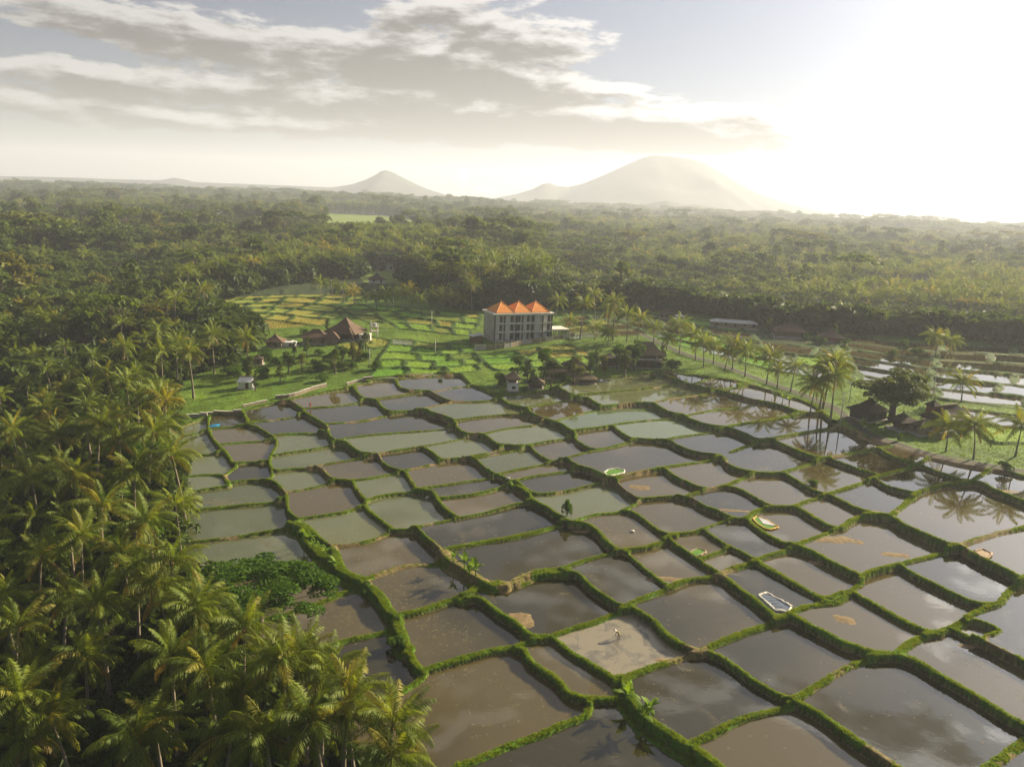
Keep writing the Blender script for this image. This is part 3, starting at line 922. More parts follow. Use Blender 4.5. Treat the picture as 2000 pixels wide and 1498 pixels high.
# ------------------------------------------------------------------ foliage materials
def leaf_mat(name, ca, cb, cc=None, trans=0.35, rough=0.5, spec=0.35, nscale=0.5):
    m, t, out = mat(name)
    oi = t.n("ShaderNodeObjectInfo")
    geo = t.n("ShaderNodeNewGeometry")
    n = t.noise(geo.outputs["Position"], nscale, 3, 0.6)
    k = t.m("ADD", t.m("MULTIPLY", oi.outputs["Random"], 0.55), t.mapr(n, 0.25, 0.75, 0.0, 0.45))
    c = t.mix(k, ca, cb)
    if cc:
        rp_ = t.m("FRACT", t.m("MULTIPLY", oi.outputs["Random"], 13.7))
        c = t.mix(t.mapr(rp_, 0.8, 1.0, 0.0, 0.8), c, cc)
    b = t.n("ShaderNodeBsdfPrincipled")
    t.link(c, b.inputs["Base Color"])
    b.inputs["Roughness"].default_value = rough
    b.inputs["Specular IOR Level"].default_value = spec
    tr = t.n("ShaderNodeBsdfTranslucent")
    t.link(t.vm("MULTIPLY", c, (1.5, 1.35, 0.6)), tr.inputs[0])
    mx = t.n("ShaderNodeMixShader")
    mx.inputs[0].default_value = trans
    t.link(b.outputs[0], mx.inputs[1]); t.link(tr.outputs[0], mx.inputs[2])
    t.link(mx.outputs[0], out.inputs[0])
    return m
M_PALM = leaf_mat("palm_leaf", (0.060, 0.105, 0.010), (0.19, 0.235, 0.020), (0.26, 0.22, 0.03), 0.38, 0.6, 0.2)
M_PALMY = leaf_mat("palm_leaf_old", (0.15, 0.12, 0.025), (0.20, 0.14, 0.03), None, 0.3, 0.5, 0.4)
M_LEAF = leaf_mat("tree_leaf", (0.032, 0.064, 0.010), (0.115, 0.165, 0.020), (0.17, 0.165, 0.03), 0.36, 0.6, 0.15)
M_LEAFB = leaf_mat("bright_leaf", (0.045, 0.105, 0.010), (0.085, 0.16, 0.014), None, 0.38, 0.65, 0.1)
M_BANANA = leaf_mat("banana_leaf", (0.10, 0.20, 0.015), (0.18, 0.27, 0.02), None, 0.42, 0.6, 0.15)
M_GRASS = leaf_mat("grass_blade", (0.09, 0.165, 0.010), (0.20, 0.27, 0.016), (0.25, 0.23, 0.04), 0.45, 0.7, 0.1, 0.35)
M_BUSH = leaf_mat("bush_leaf", (0.030, 0.058, 0.012), (0.07, 0.105, 0.02), None, 0.35, 0.6, 0.15)
M_TRUNK = simple_mat("palm_bark", (0.20, 0.165, 0.12), 0.9, 0.35, 3.0, bmp=0.02, stretch=(1, 1, 4))
M_BARK = simple_mat("tree_bark", (0.13, 0.105, 0.075), 0.9, 0.35, 2.0, bmp=0.03)
M_COCO = simple_mat("coconut", (0.30, 0.17, 0.03), 0.6, 0.4, 4.0)

# ------------------------------------------------------------------ plants
class Geo:
    def __init__(self):
        self.v, self.f = [], []
    def add(self, V, F):
        k = sum(len(a) for a in self.v)
        self.v.append(np.asarray(V, float)); self.f.append(np.asarray(F, int) + k)
    def mesh(self, name, m, smooth=False):
        return np_mesh(name, np.vstack(self.v), np.vstack(self.f), smooth, (m,))

def tube(P, rad, n=6):
    """tapered tube along points as quads"""
    P = np.asarray(P, float)
    V, F = [], []
    for i, p in enumerate(P):
        d = P[min(i + 1, len(P) - 1)] - P[max(i - 1, 0)]
        d /= np.linalg.norm(d) + 1e-9
        a = np.cross(d, (0.31, 0.95, 0.05)); a /= np.linalg.norm(a) + 1e-9
        b = np.cross(d, a)
        for k in range(n):
            w = 2 * math.pi * k / n
            V.append(p + rad[i] * (math.cos(w) * a + math.sin(w) * b))
    for i in range(len(P) - 1):
        for k in range(n):
            q = (k + 1) % n
            F.append((i * n + k, i * n + q, (i + 1) * n + q, (i + 1) * n + k))
    return np.array(V), np.array(F)

def frond_arrays(r, L=4.4, lift=40, bend=95, nl=26, wid=0.10, hang=35, seg=10):
    """one feather leaf along +X, quads"""
    s = np.linspace(0, 1, seg)
    ang = np.radians(lift - bend * s ** 1.25)
    step = L / (seg - 1)
    pts = np.zeros((seg, 3))
    for i in range(1, seg):
        a = 0.5 * (ang[i] + ang[i - 1])
        pts[i] = pts[i - 1] + step * np.array([math.cos(a), 0, math.sin(a)])
    pts[:, 1] += 0.12 * L * r.uniform(-1, 1) * s ** 2
    V, F = [], []
    w = 0.055 * (1 - 0.8 * s)
    for i in range(seg):
        V += [pts[i] + (0, w[i], 0), pts[i] + (0, -w[i], 0)]
    for i in range(seg - 1):
        F.append((2 * i, 2 * i + 1, 2 * i + 3, 2 * i + 2))
    for k in range(nl):
        q = 0.10 + 0.90 * (k + 0.5) / nl
        x = q * (seg - 1); i = min(int(x), seg - 2); f = x - i
        p = pts[i] * (1 - f) + pts[i + 1] * f
        a = ang[i] * (1 - f) + ang[i + 1] * f
        T = np.array([math.cos(a), 0, math.sin(a)]); N = np.array([-math.sin(a), 0, math.cos(a)])
        ll = L * 0.23 * math.sin(math.pi * min(0.97, 0.12 + 0.83 * q)) ** 0.7 * r.uniform(0.85, 1.1)
        for sd in (-1, 1):
            h = math.radians(hang + r.uniform(-12, 16))
            fw = 0.45 + 0.35 * q
            D = np.array([0, sd, 0]) * math.cos(h) - N * math.sin(h) + T * fw
            D /= np.linalg.norm(D)
            mid = p + D * ll * 0.5
            tip = p + D * ll + np.array([0, 0, -0.16 * ll])
            wv = T * wid * 0.5
            k0 = len(V)
            V += [p, mid + wv, tip, mid - wv]
            F.append((k0, k0 + 1, k0 + 2, k0 + 3))
    return np.array(V), np.array(F)

rr = np.random.default_rng(5)
FR_KINDS = []                       # (mesh, pitch class)
for k, (lift, bend, hang, L) in enumerate([(82, 45, 30, 3.9), (68, 70, 35, 4.4), (55, 92, 38, 4.7), (38, 95, 42, 4.7), (18, 90, 48, 4.5), (-5, 75, 55, 4.2), (-30, 50, 60, 3.6)]):
    row = []
    for q in range(2):
        V, F = frond_arrays(rr, L, lift, bend, 28, 0.115, hang)
        row.append(np_mesh("frond", V, F, True, (M_PALMY if k >= 6 else M_PALM,)))
    FR_KINDS.append(row)
FROND_PLAN = [(0, 3), (1, 4), (2, 5), (3, 5), (4, 4), (5, 3), (6, 2)]

def trunk_arrays(r, h, lean, n=7, base=0.26, top=0.14):
    s = np.linspace(0, 1, 9)
    a = r.uniform(0, 6.28)
    P = np.stack([math.cos(a) * lean * s ** 1.7, math.sin(a) * lean * s ** 1.7, h * s - 0.4 * (1 - s)], 1)
    rad = base * (1 - s) ** 3 * 0.6 + base * (1 - s) * 0.4 + top
    return P, tube(P, rad, n)

TRUNKS = []
for k in range(6):
    P, (V, F) = trunk_arrays(rr, 1.0 * 13.0, rr.uniform(0.2, 1.8))
    TRUNKS.append((np_mesh("trunk", V, F, True, (M_TRUNK,)), P[-1]))

def nut_mesh():
    g = Geo()
    for k in range(9):
        a, rad = rr.uniform(0, 6.28), rr.uniform(0.22, 0.42)
        c = np.array([math.cos(a) * rad, math.sin(a) * rad, rr.uniform(-0.45, -0.1)])
        V, F = tube([c + (0, 0, -0.17), c + (0, 0, -0.1), c + (0, 0, 0.08), c + (0, 0, 0.17)], [0.03, 0.13, 0.13, 0.03], 6)
        g.add(V, F)
    return g.mesh("coconuts", M_COCO, True)
NUTS = nut_mesh()

def crown_arrays(r, plan, nl, wid, seg=6, scale=1.0):
    """whole palm crown in one mesh, for palms farther off"""
    g = Geo()
    spec = [(82, 45, 30, 3.9), (68, 70, 35, 4.4), (55, 92, 38, 4.7), (38, 95, 42, 4.7), (18, 90, 48, 4.5), (-5, 75, 55, 4.2), (-30, 50, 60, 3.6)]
    for k, n in plan:
        lift, bend, hang, L = spec[k]
        off = r.uniform(0, 6.28)
        for q in range(n):
            V, F = frond_arrays(r, L * r.uniform(0.9, 1.08) * scale, lift + r.uniform(-9, 9), bend + r.uniform(-8, 8), nl, wid, hang, seg)
            a = off + 2 * math.pi * q / n + r.uniform(-0.3, 0.3)
            c, s_ = math.cos(a), math.sin(a)
            V = V @ np.array([[c, s_, 0], [-s_, c, 0], [0, 0, 1]])
            g.add(V, F)
    return g
MID_CROWNS = [crown_arrays(rr, [(0, 2), (1, 3), (2, 4), (3, 4), (4, 4), (5, 2)], 13, 0.24).mesh("crown", M_PALM, True) for _ in range(5)]

# leafy crowns: many small leaf sprays through the volume
def leaf_cloud(r, lobes, n, size, flat=1.0):
    """lobes: (centre, radii); sprays sit mostly in the outer part of each lobe"""
    w = np.array([a * b_ * c for _, (a, b_, c) in lobes]) ** 0.66
    w = w / w.sum()
    which = r.choice(len(lobes), n, p=w)
    d = r.normal(size=(n, 3)); d /= np.linalg.norm(d, axis=1)[:, None]
    d[:, 2] = np.where(d[:, 2] < -0.35, -d[:, 2], d[:, 2])
    rad = r.uniform(0.55, 1.0, n) ** 0.5
    C0 = np.array([l[0] for l in lobes])[which]; RD = np.array([l[1] for l in lobes])[which]
    p = C0 + d * RD * rad[:, None]
    nrm = d * 0.7 + r.normal(size=(n, 3)) * 0.55 + np.array([0, 0, 0.45 * flat])
    nrm /= np.linalg.norm(nrm, axis=1)[:, None]
    a = np.cross(nrm, r.normal(size=(n, 3))); a /= np.linalg.norm(a, axis=1)[:, None] + 1e-9
    b_ = np.cross(nrm, a)
    s = size * r.uniform(0.6, 1.4, n)[:, None]
    sag = nrm * s * 0.25
    V = np.stack([p - a * s - sag, p + b_ * s * 0.55, p + a * s - sag, p - b_ * s * 0.55], 1).reshape(-1, 3)
    return V, np.arange(4 * n).reshape(-1, 4)

def tree_meshes(r, kind, n, size, leaf):
    """returns trunk mesh, crown mesh; unit: metres, roughly 12 m tall"""
    g, tr = Geo(), Geo()
    lobes = []
    if kind == "round":
        h = 10.5
        tr.add(*tube([(0, 0, -0.5), (0.1, 0, 2.5), (0.2, 0.1, 6.0)], [0.42, 0.32, 0.2], 7))
        for k in range(13):
            a, rd, z = r.uniform(0, 6.28), r.uniform(0.8, 3.4), r.uniform(4.6, 10.2)
            rd *= 1.0 - max(0, (z - 7) / 5.5)
            c = np.array([math.cos(a) * rd, math.sin(a) * rd, z])
            s_ = r.uniform(1.2, 2.1)
            lobes.append((c, (s_, s_, s_ * 0.75)))
            tr.add(*tube([(0.1, 0, 2.5 + 0.1 * k), c * 0.6 + np.array([0, 0, 1.0]), c], [0.16, 0.09, 0.04], 5))
    elif kind == "umbrella":
        tr.add(*tube([(0, 0, -0.5), (0.2, 0.1, 5), (0.1, 0, 9)], [0.4, 0.3, 0.18], 7))
        for k in range(15):
            a, rd = r.uniform(0, 6.28), 5.4 * math.sqrt(r.uniform(0.02, 1))
            z = 11.4 - 0.05 * rd * rd + r.uniform(-1.3, 0.5)
            c = np.array([math.cos(a) * rd, math.sin(a) * rd, z])
            s_ = r.uniform(1.3, 2.2)
            lobes.append((c, (s_, s_, s_ * 0.28)))
            tr.add(*tube([(0.15, 0.05, 5 + 0.15 * k), c * np.array([0.5, 0.5, 0.85]), c], [0.09, 0.05, 0.02], 5))
    elif kind == "dome":
        tr.add(*tube([(0, 0, -0.5), (0.1, 0.1, 3), (0.1, 0, 6)], [0.5, 0.4, 0.25], 7))
        for k in range(60):
            d = r.normal(size=3); d /= np.linalg.norm(d); d[2] = abs(d[2]) if r.uniform() < 0.75 else d[2] * 0.4
            c = np.array([0, 0, 5.2]) + d * np.array([4.4, 4.4, 4.6]) * r.uniform(0.55, 1.0)
            s_ = r.uniform(0.8, 1.5)
            lobes.append((c, (s_, s_, s_ * 0.8)))
            if k % 3 == 0:
                tr.add(*tube([(0.1, 0, 2.6 + 0.05 * k), c * np.array([0.5, 0.5, 0.82]), c], [0.14, 0.07, 0.03], 5))
    elif kind == "spread":
        tr.add(*tube([(0, 0, -0.5), (0.2, 0.1, 4), (0.1, 0, 7)], [0.42, 0.32, 0.2], 7))
        for k in range(95):
            a, rd = r.uniform(0, 6.28), 6.2 * math.sqrt(r.uniform(0.01, 1))
            z = 10.6 - 0.055 * rd * rd + r.uniform(-1.4, 0.7)
            c = np.array([math.cos(a) * rd, math.sin(a) * rd, z])
            s_ = r.uniform(0.7, 1.5)
            lobes.append((c, (s_, s_, s_ * 0.5)))
            if k % 3: continue
            tr.add(*tube([(0.15, 0.05, 4 + 0.07 * k), c * np.array([0.5, 0.5, 0.82]), c], [0.08, 0.045, 0.015], 5))
    elif kind == "tall":
        tr.add(*tube([(0, 0, -0.5), (0.1, 0.1, 5), (0, 0, 11)], [0.4, 0.26, 0.1], 7))
        for k in range(12):
            z = 3.8 + 9.0 * k / 12
            a, rd = r.uniform(0, 6.28), r.uniform(0.3, 1.9) * (1.1 - 0.5 * k / 12)
            c = np.array([math.cos(a) * rd, math.sin(a) * rd, z])
            s_ = r.uniform(1.0, 1.7) * (1.1 - 0.4 * k / 12)
            lobes.append((c, (s_, s_, s_ * 0.9)))
            tr.add(*tube([(0, 0, z - 1.2), c * 0.6 + np.array([0, 0, z * 0.4]), c], [0.12, 0.07, 0.03], 5))
    elif kind == "bush":
        for k in range(8):
            a, rd = r.uniform(0, 6.28), r.uniform(0, 1.5)
            lobes.append((np.array([math.cos(a) * rd, math.sin(a) * rd, r.uniform(0.4, 1.5)]), (1.0, 1.0, 0.8)))
        for k in range(4):
            a = k * 1.6
            tr.add(*tube([(0, 0, -0.3), (0.4 * math.cos(a), 0.4 * math.sin(a), 0.9)], [0.08, 0.04], 5))
    g.add(*leaf_cloud(r, lobes, n, size))
    return tr.mesh("trunk", M_BARK, True), g.mesh("crown", leaf, False)
TREES_NEAR = {k: [tree_meshes(rr, k, n, s_, lf) for _ in range(3)] for k, n, s_, lf in
              (("round", 2600, 0.30, M_LEAF), ("umbrella", 2300, 0.30, M_LEAF), ("tall", 2000, 0.28, M_LEAF), ("bush", 900, 0.20, M_LEAFB))}
TREES_NEAR["round"] += [tree_meshes(rr, "round", 2600, 0.28, M_LEAFB) for _ in range(2)]
TREES_NEAR["tall"] += [tree_meshes(rr, "tall", 2000, 0.27, M_LEAFB)]
FAR_TREES = [tree_meshes(rr, k, n, s_, M_LEAF) for k, n, s_ in (("round", 420, 0.62), ("round", 420, 0.62), ("umbrella", 420, 0.62), ("umbrella", 380, 0.66), ("tall", 300, 0.55), ("round", 360, 0.7))]

# ------------------------------------------------------------------ scatter of uncounted growth
def scatter(name, label, cat, pts, rz, sc, vi, protos, tilt=0.0):
    n = len(pts)
    me = bpy.data.meshes.new(name)
    me.vertices.add(n)
    me.vertices.foreach_set("co", np.asarray(pts, np.float32).ravel())
    a = me.attributes.new("rot", "FLOAT_VECTOR", "POINT")
    rot = np.stack([rng.uniform(-tilt, tilt, n), rng.uniform(-tilt, tilt, n), rz], 1)
    a.data.foreach_set("vector", rot.astype(np.float32).ravel())
    a = me.attributes.new("size", "FLOAT_VECTOR", "POINT")
    sc = np.asarray(sc)
    if sc.ndim == 1:
        sc = np.stack([sc, sc, sc], 1)
    a.data.foreach_set("vector", sc.astype(np.float32).ravel())
    a = me.attributes.new("pick", "INT", "POINT")
    a.data.foreach_set("value", np.asarray(vi, np.int32))
    o = new_obj(name, me)
    coll = bpy.data.collections.new(name + "_models")
    for k, ms in enumerate(protos):
        joined = bpy.data.objects.new("%s_model_%02d" % (name, k), ms)
        coll.objects.link(joined)
    ng = bpy.data.node_groups.new(name, "GeometryNodeTree")
    ng.interface.new_socket("Geometry", in_out="INPUT", socket_type="NodeSocketGeometry")
    ng.interface.new_socket("Geometry", in_out="OUTPUT", socket_type="NodeSocketGeometry")
    N, L = ng.nodes, ng.links
    gi, go = N.new("NodeGroupInput"), N.new("NodeGroupOutput")
    ci = N.new("GeometryNodeCollectionInfo")
    ci.inputs["Collection"].default_value = coll
    ci.inputs["Separate Children"].default_value = True
    ci.inputs["Reset Children"].default_value = True
    ip = N.new("GeometryNodeInstanceOnPoints")
    ip.inputs["Pick Instance"].default_value = True
    def attr(nm, ty):
        q = N.new("GeometryNodeInputNamedAttribute")
        q.data_type = ty
        q.inputs["Name"].default_value = nm
        return q.outputs["Attribute"]
    L.new(gi.outputs[0], ip.inputs["Points"])
    L.new(ci.outputs[0], ip.inputs["Instance"])
    L.new(attr("pick", "INT"), ip.inputs["Instance Index"])
    L.new(attr("rot", "FLOAT_VECTOR"), ip.inputs["Rotation"])
    L.new(attr("size", "FLOAT_VECTOR"), ip.inputs["Scale"])
    L.new(ip.outputs[0], go.inputs[0])
    md = o.modifiers.new("scatter", "NODES")
    md.node_group = ng
    return tag(o, label, cat, kind="stuff")

def joined(parts):
    """several (mesh, offset, scale) as one mesh keeping materials"""
    vs, fs, mi, mats, k = [], [], [], [], 0
    for me, off, s_ in parts:
        V = np.zeros(len(me.vertices) * 3, np.float32); me.vertices.foreach_get("co", V)
        F = np.zeros(len(me.loops), np.int32); me.loops.foreach_get("vertex_index", F)
        vs.append(V.reshape(-1, 3) * s_ + np.array(off)); fs.append(F.reshape(-1, 4) + k)
        mi.append(np.full(len(F) // 4, len(mats), np.int32)); mats.append(me.materials[0]); k += len(V) // 3
    me = np_mesh("joined", np.vstack(vs), np.vstack(fs), False, mats)
    me.polygons.foreach_set("material_index", np.concatenate(mi))
    return me

# ------------------------------------------------------------------ palms one by one
OCC = []                                     # (x, y, radius) already taken
def crown_place(px, py, h):
    """palm whose crown centre shows at this pixel: ground point below it"""
    d = px_dir(px, py)
    t = CAM_H / max(-d.z, 0.02)
    for _ in range(25):
        x, y = d.x * t, d.y * t
        zc = float(ground_z(np.float64(x), np.float64(y))) + h
        t = 0.6 * t + 0.4 * (CAM_H - zc) / max(-d.z, 0.01)
    x, y = d.x * t, d.y * t
    return Vector((x, y, float(ground_z(np.float64(x), np.float64(y)))))

def zone_words(p):
    v = Vector(p) + Vector((0, 0, 9)) - Vector((0, 0, CAM_H))
    d_ = v.dot(C_F); a_, b_ = 1000 + v.dot(C_R) / d_ * FPX, 749 - v.dot(C_U) / d_ * FPX
    if a_ > 1000:
        return "at the right edge of the picture" if a_ > 1800 else "at the forest edge behind the hotel road" if a_ < 1350 else "at the forest edge beyond the right paddies"
    if b_ > 1300: return "in the bottom left corner" if a_ < 330 else "at the grove foot near the lower paddies"
    if b_ > 1080: return "low on the left edge" if a_ < 200 else "just left of the big spreading tree"
    if b_ > 880: return "halfway up the left edge" if a_ < 190 else "along the left rim of the paddies"
    if b_ > 740: return "on the upper left edge" if a_ < 170 else "below the white shed's slope"
    if b_ > 640: return "high in the left forest" if a_ < 230 else "between the ravine and the villas"
    return "on the far side of the left ravine" if a_ < 300 else "beside the golden terraces"

pr = np.random.default_rng(21)
_bt = crown_place(505, 1140, 8.6)
OCC += [(_bt.x + dx, _bt.y + dy, 3) for dx in (-5, 0, 5) for dy in (-12, -6, 0, 5)]
def palm(p, h, crown_s, label, group, detail, yellow=0.0):
    root = new_obj("coconut_palm", None)
    root.location = p
    root.rotation_euler = (0, 0, pr.uniform(0, 6.28))
    tag(root, label, "palm tree", group)
    me, top = TRUNKS[pr.integers(len(TRUNKS))]
    tr = new_obj("trunk", me, root)
    s_ = h / 13.0
    tr.scale = (max(0.75, min(1.1, s_)), max(0.75, min(1.1, s_)), s_)
    tp = Vector((top[0] * tr.scale[0], top[1] * tr.scale[1], top[2] * s_ - 0.1))
    if detail:
        for k, n in FROND_PLAN:
            off = pr.uniform(0, 6.28)
            if k == 6 and pr.uniform() < 0.3:
                continue
            for q in range(n):
                f = new_obj("frond", FR_KINDS[k][pr.integers(2)], root)
                f.location = tp
                f.rotation_euler = (pr.uniform(-0.12, 0.12), pr.uniform(-0.13, 0.13), off + 6.2832 * q / n + pr.uniform(-0.3, 0.3))
                f.scale = [crown_s * pr.uniform(0.9, 1.1)] * 3
        c = new_obj("coconuts", NUTS, root)
        c.location = tp
        c["kind"] = "stuff"
    else:
        c = new_obj("crown", MID_CROWNS[pr.integers(len(MID_CROWNS))], root)
        c.location = tp
        c.scale = (crown_s, crown_s, crown_s * pr.uniform(0.9, 1.1))
        c.rotation_euler = (pr.uniform(-0.1, 0.1), pr.uniform(-0.1, 0.1), pr.uniform(0, 6.28))
    OCC.append((p.x, p.y, 2.2))
    return root

ORD = ["first", "second", "third", "fourth", "fifth", "sixth", "seventh", "eighth", "ninth", "tenth", "eleventh", "twelfth", "thirteenth", "fourteenth", "fifteenth", "sixteenth",
       "seventeenth", "eighteenth", "nineteenth", "twentieth", "twenty-first", "twenty-second", "twenty-third", "twenty-fourth", "twenty-fifth", "twenty-sixth", "twenty-seventh", "twenty-eighth", "twenty-ninth", "thirtieth"]
# palms whose foot shows: crown pixel, foot pixel
ROAD = [(1115,627,1113,658),(1141,595,1133,662),(1162,641,1162,664),(1187,651,1187,676),(1204,595,1197,665),(1227,616,1224,668),(1250,623,1245,664),(1276,641,1276,675),(1302,662,1299,697),(1330,637,1327,690),
        (1362,658,1358,704),(1376,672,1374,718),(1397,679,1393,711),(1418,690,1416,722),(1430,675,1430,722),(1458,687,1455,735),(1499,699,1497,750),(1520,723,1518,757),(1544,720,1544,765),
        (1580,750,1582,807),(1607,722,1600,800),(1616,708,1607,798),(1622,738,1622,819)]
for k, (cx_, cy_, bx, by) in enumerate(sorted(ROAD, key=lambda q: q[2])):
    p = place(bx, by)
    h = max(4.5, (by - cy_) * mpp(p) / math.cos(PITCH) * 1.02)
    palm(p, h, 1.35 if h > 8 else 1.05, "coconut palm in the roadside row, %s counted from the hotel end" % ORD[k], "coconut palms in the row along the road", True)
for (cx_, cy_, bx, by, lb) in [
    (1883,747,1877,786,"coconut palm standing alone between the dark compound and the bright far paddies"), (1835,660,1827,697,"yellowing palm, left one of a pair at the forest edge"),
    (1859,666,1856,692,"yellowing palm, right one of a pair at the forest edge"), (1856,837,1847,882,"coconut palm on the lower road verge, nearest to the dark compound"),
    (1907,831,1901,897,"tall coconut palm on the lower road verge with shaggy crown"), (1991,828,1983,891,"coconut palm at the right edge of the picture beside the road"),
    (1089,588,1086,622,"coconut palm just behind the right corner of the hotel"), (1166,578,1162,623,"tall coconut palm behind the roadside row near the hotel"),
    (1190,606,1187,637,"coconut palm among the wet fields right of the hotel"), (931,557,921,609,"tall palm behind the left side of the hotel"),
    (454,533,449,565,"slim palm standing clear above the golden terraces"), (367,533,368,590,"slim palm with drooping crown above the ravine edge")]:
    p = place(bx, by)
    palm(p, max(5, (by - cy_) * mpp(p) / math.cos(PITCH)), 1.4, lb, None, True)
BACK = [(620,553,626,582),(648,557,651,588),(669,564,672,590),(756,578,756,606),(781,574,783,609),(805,567,804,606),(826,585,823,611),(854,581,856,606),(879,581,880,606),(900,585,900,607),
        (716,580,716,600),(690,570,692,594),(735,585,735,603),(765,570,768,600),(843,574,843,604),(870,570,868,600)]
for k, q in enumerate(sorted(BACK, key=lambda q: q[2])):
    p = place(q[2], q[3])
    palm(p, max(5.5, (q[3] - q[1]) * mpp(p) / math.cos(PITCH)), 1.35, "coconut palm in the belt above the green terraces, %s from its left end" % ORD[k], "coconut palms in the belt behind the villas", False)
# the grove on the slope at the left: crown pixels seen in the photograph
GROVE = [(104,798),(102,852),(51,918),(189,999),(281,843),(327,822),(354,888),(300,1011),(65,1083),(245,1077),(336,1090),(18,1160),(255,927),(234,855),(180,834),(468,1228),(488,1332),(624,1316),(596,1292),
         (668,1340),(700,1404),(748,1432),(312,1404),(72,1300),(160,1276),(328,1140),(12,1220),(60,1460),(376,1188),(400,1180),(532,1440),(792,1470),(336,1288),(260,1124),(216,729),(276,714),(415,656),(484,659),
         (294,768),(177,602),(75,560),(403,566),(336,578),(342,671),(373,686),(255,677),(39,548),(147,584),(150,930),(30,840),(420,1290),(560,1275),(640,1400),(240,1440),(420,1440),(130,1390),(10,1380),(200,1180),(110,1170),(150,1050)]
for (x, y) in GROVE:
    big = y > 760
    h = 14.0 + pr.uniform(-1.5, 2.5)
    p = crown_place(x, y, h)
    near = y > 1100 and x > 430
    lb = ("coconut palm at the grove foot against the muddy paddies" if near else
          "full-crowned coconut palm " + zone_words(p) if big else "coconut palm rising from the ravine forest at upper left")
    palm(p, h, 1.22 if y > 1000 else 1.35, lb, "foot of the grove" if near else "palm grove on the left slope" if big else "palms in the ravine forest", True)

# ------------------------------------------------------------------ forest fill
def in_open(x, y):
    return inside(OPEN_W, x, y)
clear = [inside]
def free_of_fields(x, y):
    m = ~in_open(x, y)
    for f in FARF_W:
        m &= ~inside(f, x, y)
    return m
def fan_points(n, r0, r1, spread=0.70):
    r = np.sqrt(rng.uniform(r0 * r0, r1 * r1, n))
    t = rng.uniform(-spread, spread, n)
    return r * np.sin(t), r * np.cos(t)
def thin_out(x, y, dmin, occ=()):
    """drop points closer than dmin to kept ones (grid hashing)"""
    cell, keep = {}, []
    for (ox, oy, rd) in occ:
        cell.setdefault((int(ox // dmin), int(oy // dmin)), []).append((ox, oy))
    for i in range(len(x)):
        a, b_ = int(x[i] // dmin), int(y[i] // dmin)
        ok = True
        for da in (-1, 0, 1):
            for db in (-1, 0, 1):
                for (ox, oy) in cell.get((a + da, b_ + db), ()):
                    if (ox - x[i]) ** 2 + (oy - y[i]) ** 2 < dmin * dmin:
                        ok = False
                        break
                if not ok: break
            if not ok: break
        if ok:
            cell.setdefault((a, b_), []).append((x[i], y[i]))
            keep.append(i)
    return np.array(keep, int)

# near forest, within 330 m: individuals
x, y = fan_points(9000, 62, 330)
m = free_of_fields(x, y)
x, y = x[m], y[m]
k = thin_out(x, y, 5.6, OCC)
x, y = x[k], y[k]
z = ground_z(x, y)
vis = np.array([(Vector((a, b_, c + 8)) - Vector((0, 0, CAM_H))) for a, b_, c in zip(x, y, z)])
dep = vis @ np.array(C_F); su = vis @ np.array(C_R) / dep * FPX; sv = -(vis @ np.array(C_U)) / dep * FPX
inview = (np.abs(su) < 1090) & (sv < 900)
def hides(x_, y_, z_, h_):
    """crowns that would stand before the golden terraces, which are open to this side"""
    v = np.stack([x_, y_, z_ + h_ - CAM_H], 1)
    d_ = v @ np.array(C_F)
    a_, b_ = 1000 + v @ np.array(C_R) / d_ * FPX, 749 - v @ np.array(C_U) / d_ * FPX
    y0 = np.interp(a_, [360, 420, 560, 640], [612, 640, 660, 690])
    return (a_ > 365) & (a_ < 640) & (b_ < y0) & (np.hypot(x_, y_) < 400)
inview &= ~hides(x, y, z, 15.5)
thin_near = (np.hypot(x, y) < 150) & (rng.uniform(size=len(x)) < 0.3)
inview &= ~thin_near
x, y, z = x[inview], y[inview], z[inview]
o_ = np.argsort(np.hypot(x, y))
n_palm = n_tree = 0
def broadleaf(p, kind, s_, label, group, cat="tree", name=None, meshes=None):
    root = new_obj(name or {"round": "broadleaf_tree", "umbrella": "umbrella_tree", "tall": "tall_tree", "bush": "shrub"}[kind], None)
    root.location = p
    root.rotation_euler = (0, 0, pr.uniform(0, 6.28))
    root.scale = (s_, s_, s_ * pr.uniform(0.9, 1.1)) if not isinstance(s_, tuple) else s_
    a, b_ = meshes or TREES_NEAR[kind][pr.integers(len(TREES_NEAR[kind]))]
    new_obj("trunk", a, root)
    new_obj("crown", b_, root)
    tag(root, label, cat, group)
    return root
rest_x, rest_y, rest_z = [], [], []
for i in o_:
    p = Vector((x[i], y[i], z[i]))
    u_ = pr.uniform()
    left = x[i] < 0
    if u_ < 0.36 and n_palm < 215:
        zw = zone_words(p)
        hh_ = pr.uniform(10, 15.5)
        palm(p, hh_, pr.uniform(1.0, 1.35), ("tall" if hh_ > 13.7 else "lower" if hh_ < 11.6 else "middle-sized") + " coconut palm standing " + zw,
             "palms " + zw, False)
        n_palm += 1
    elif u_ >= 0.36 and n_tree < 260:
        kind = ("round", "round", "umbrella", "tall")[pr.integers(4)]
        lb = {"round": "rounded broadleaf tree", "umbrella": "flat-topped umbrella tree", "tall": "tall narrow tree"}[kind] + " " + zone_words(p)
        broadleaf(p, kind, pr.uniform(0.7, 1.05) * (0.8 if np.hypot(x[i], y[i]) < 130 else 1.0), lb, kind + " trees " + zone_words(p))
        n_tree += 1
    else:
        rest_x.append(x[i]); rest_y.append(y[i]); rest_z.append(z[i])
print("individual palms/trees", n_palm, n_tree, "rest", len(rest_x))

def recolour(me, m):
    q = me.copy(); q.materials[0] = m
    return q
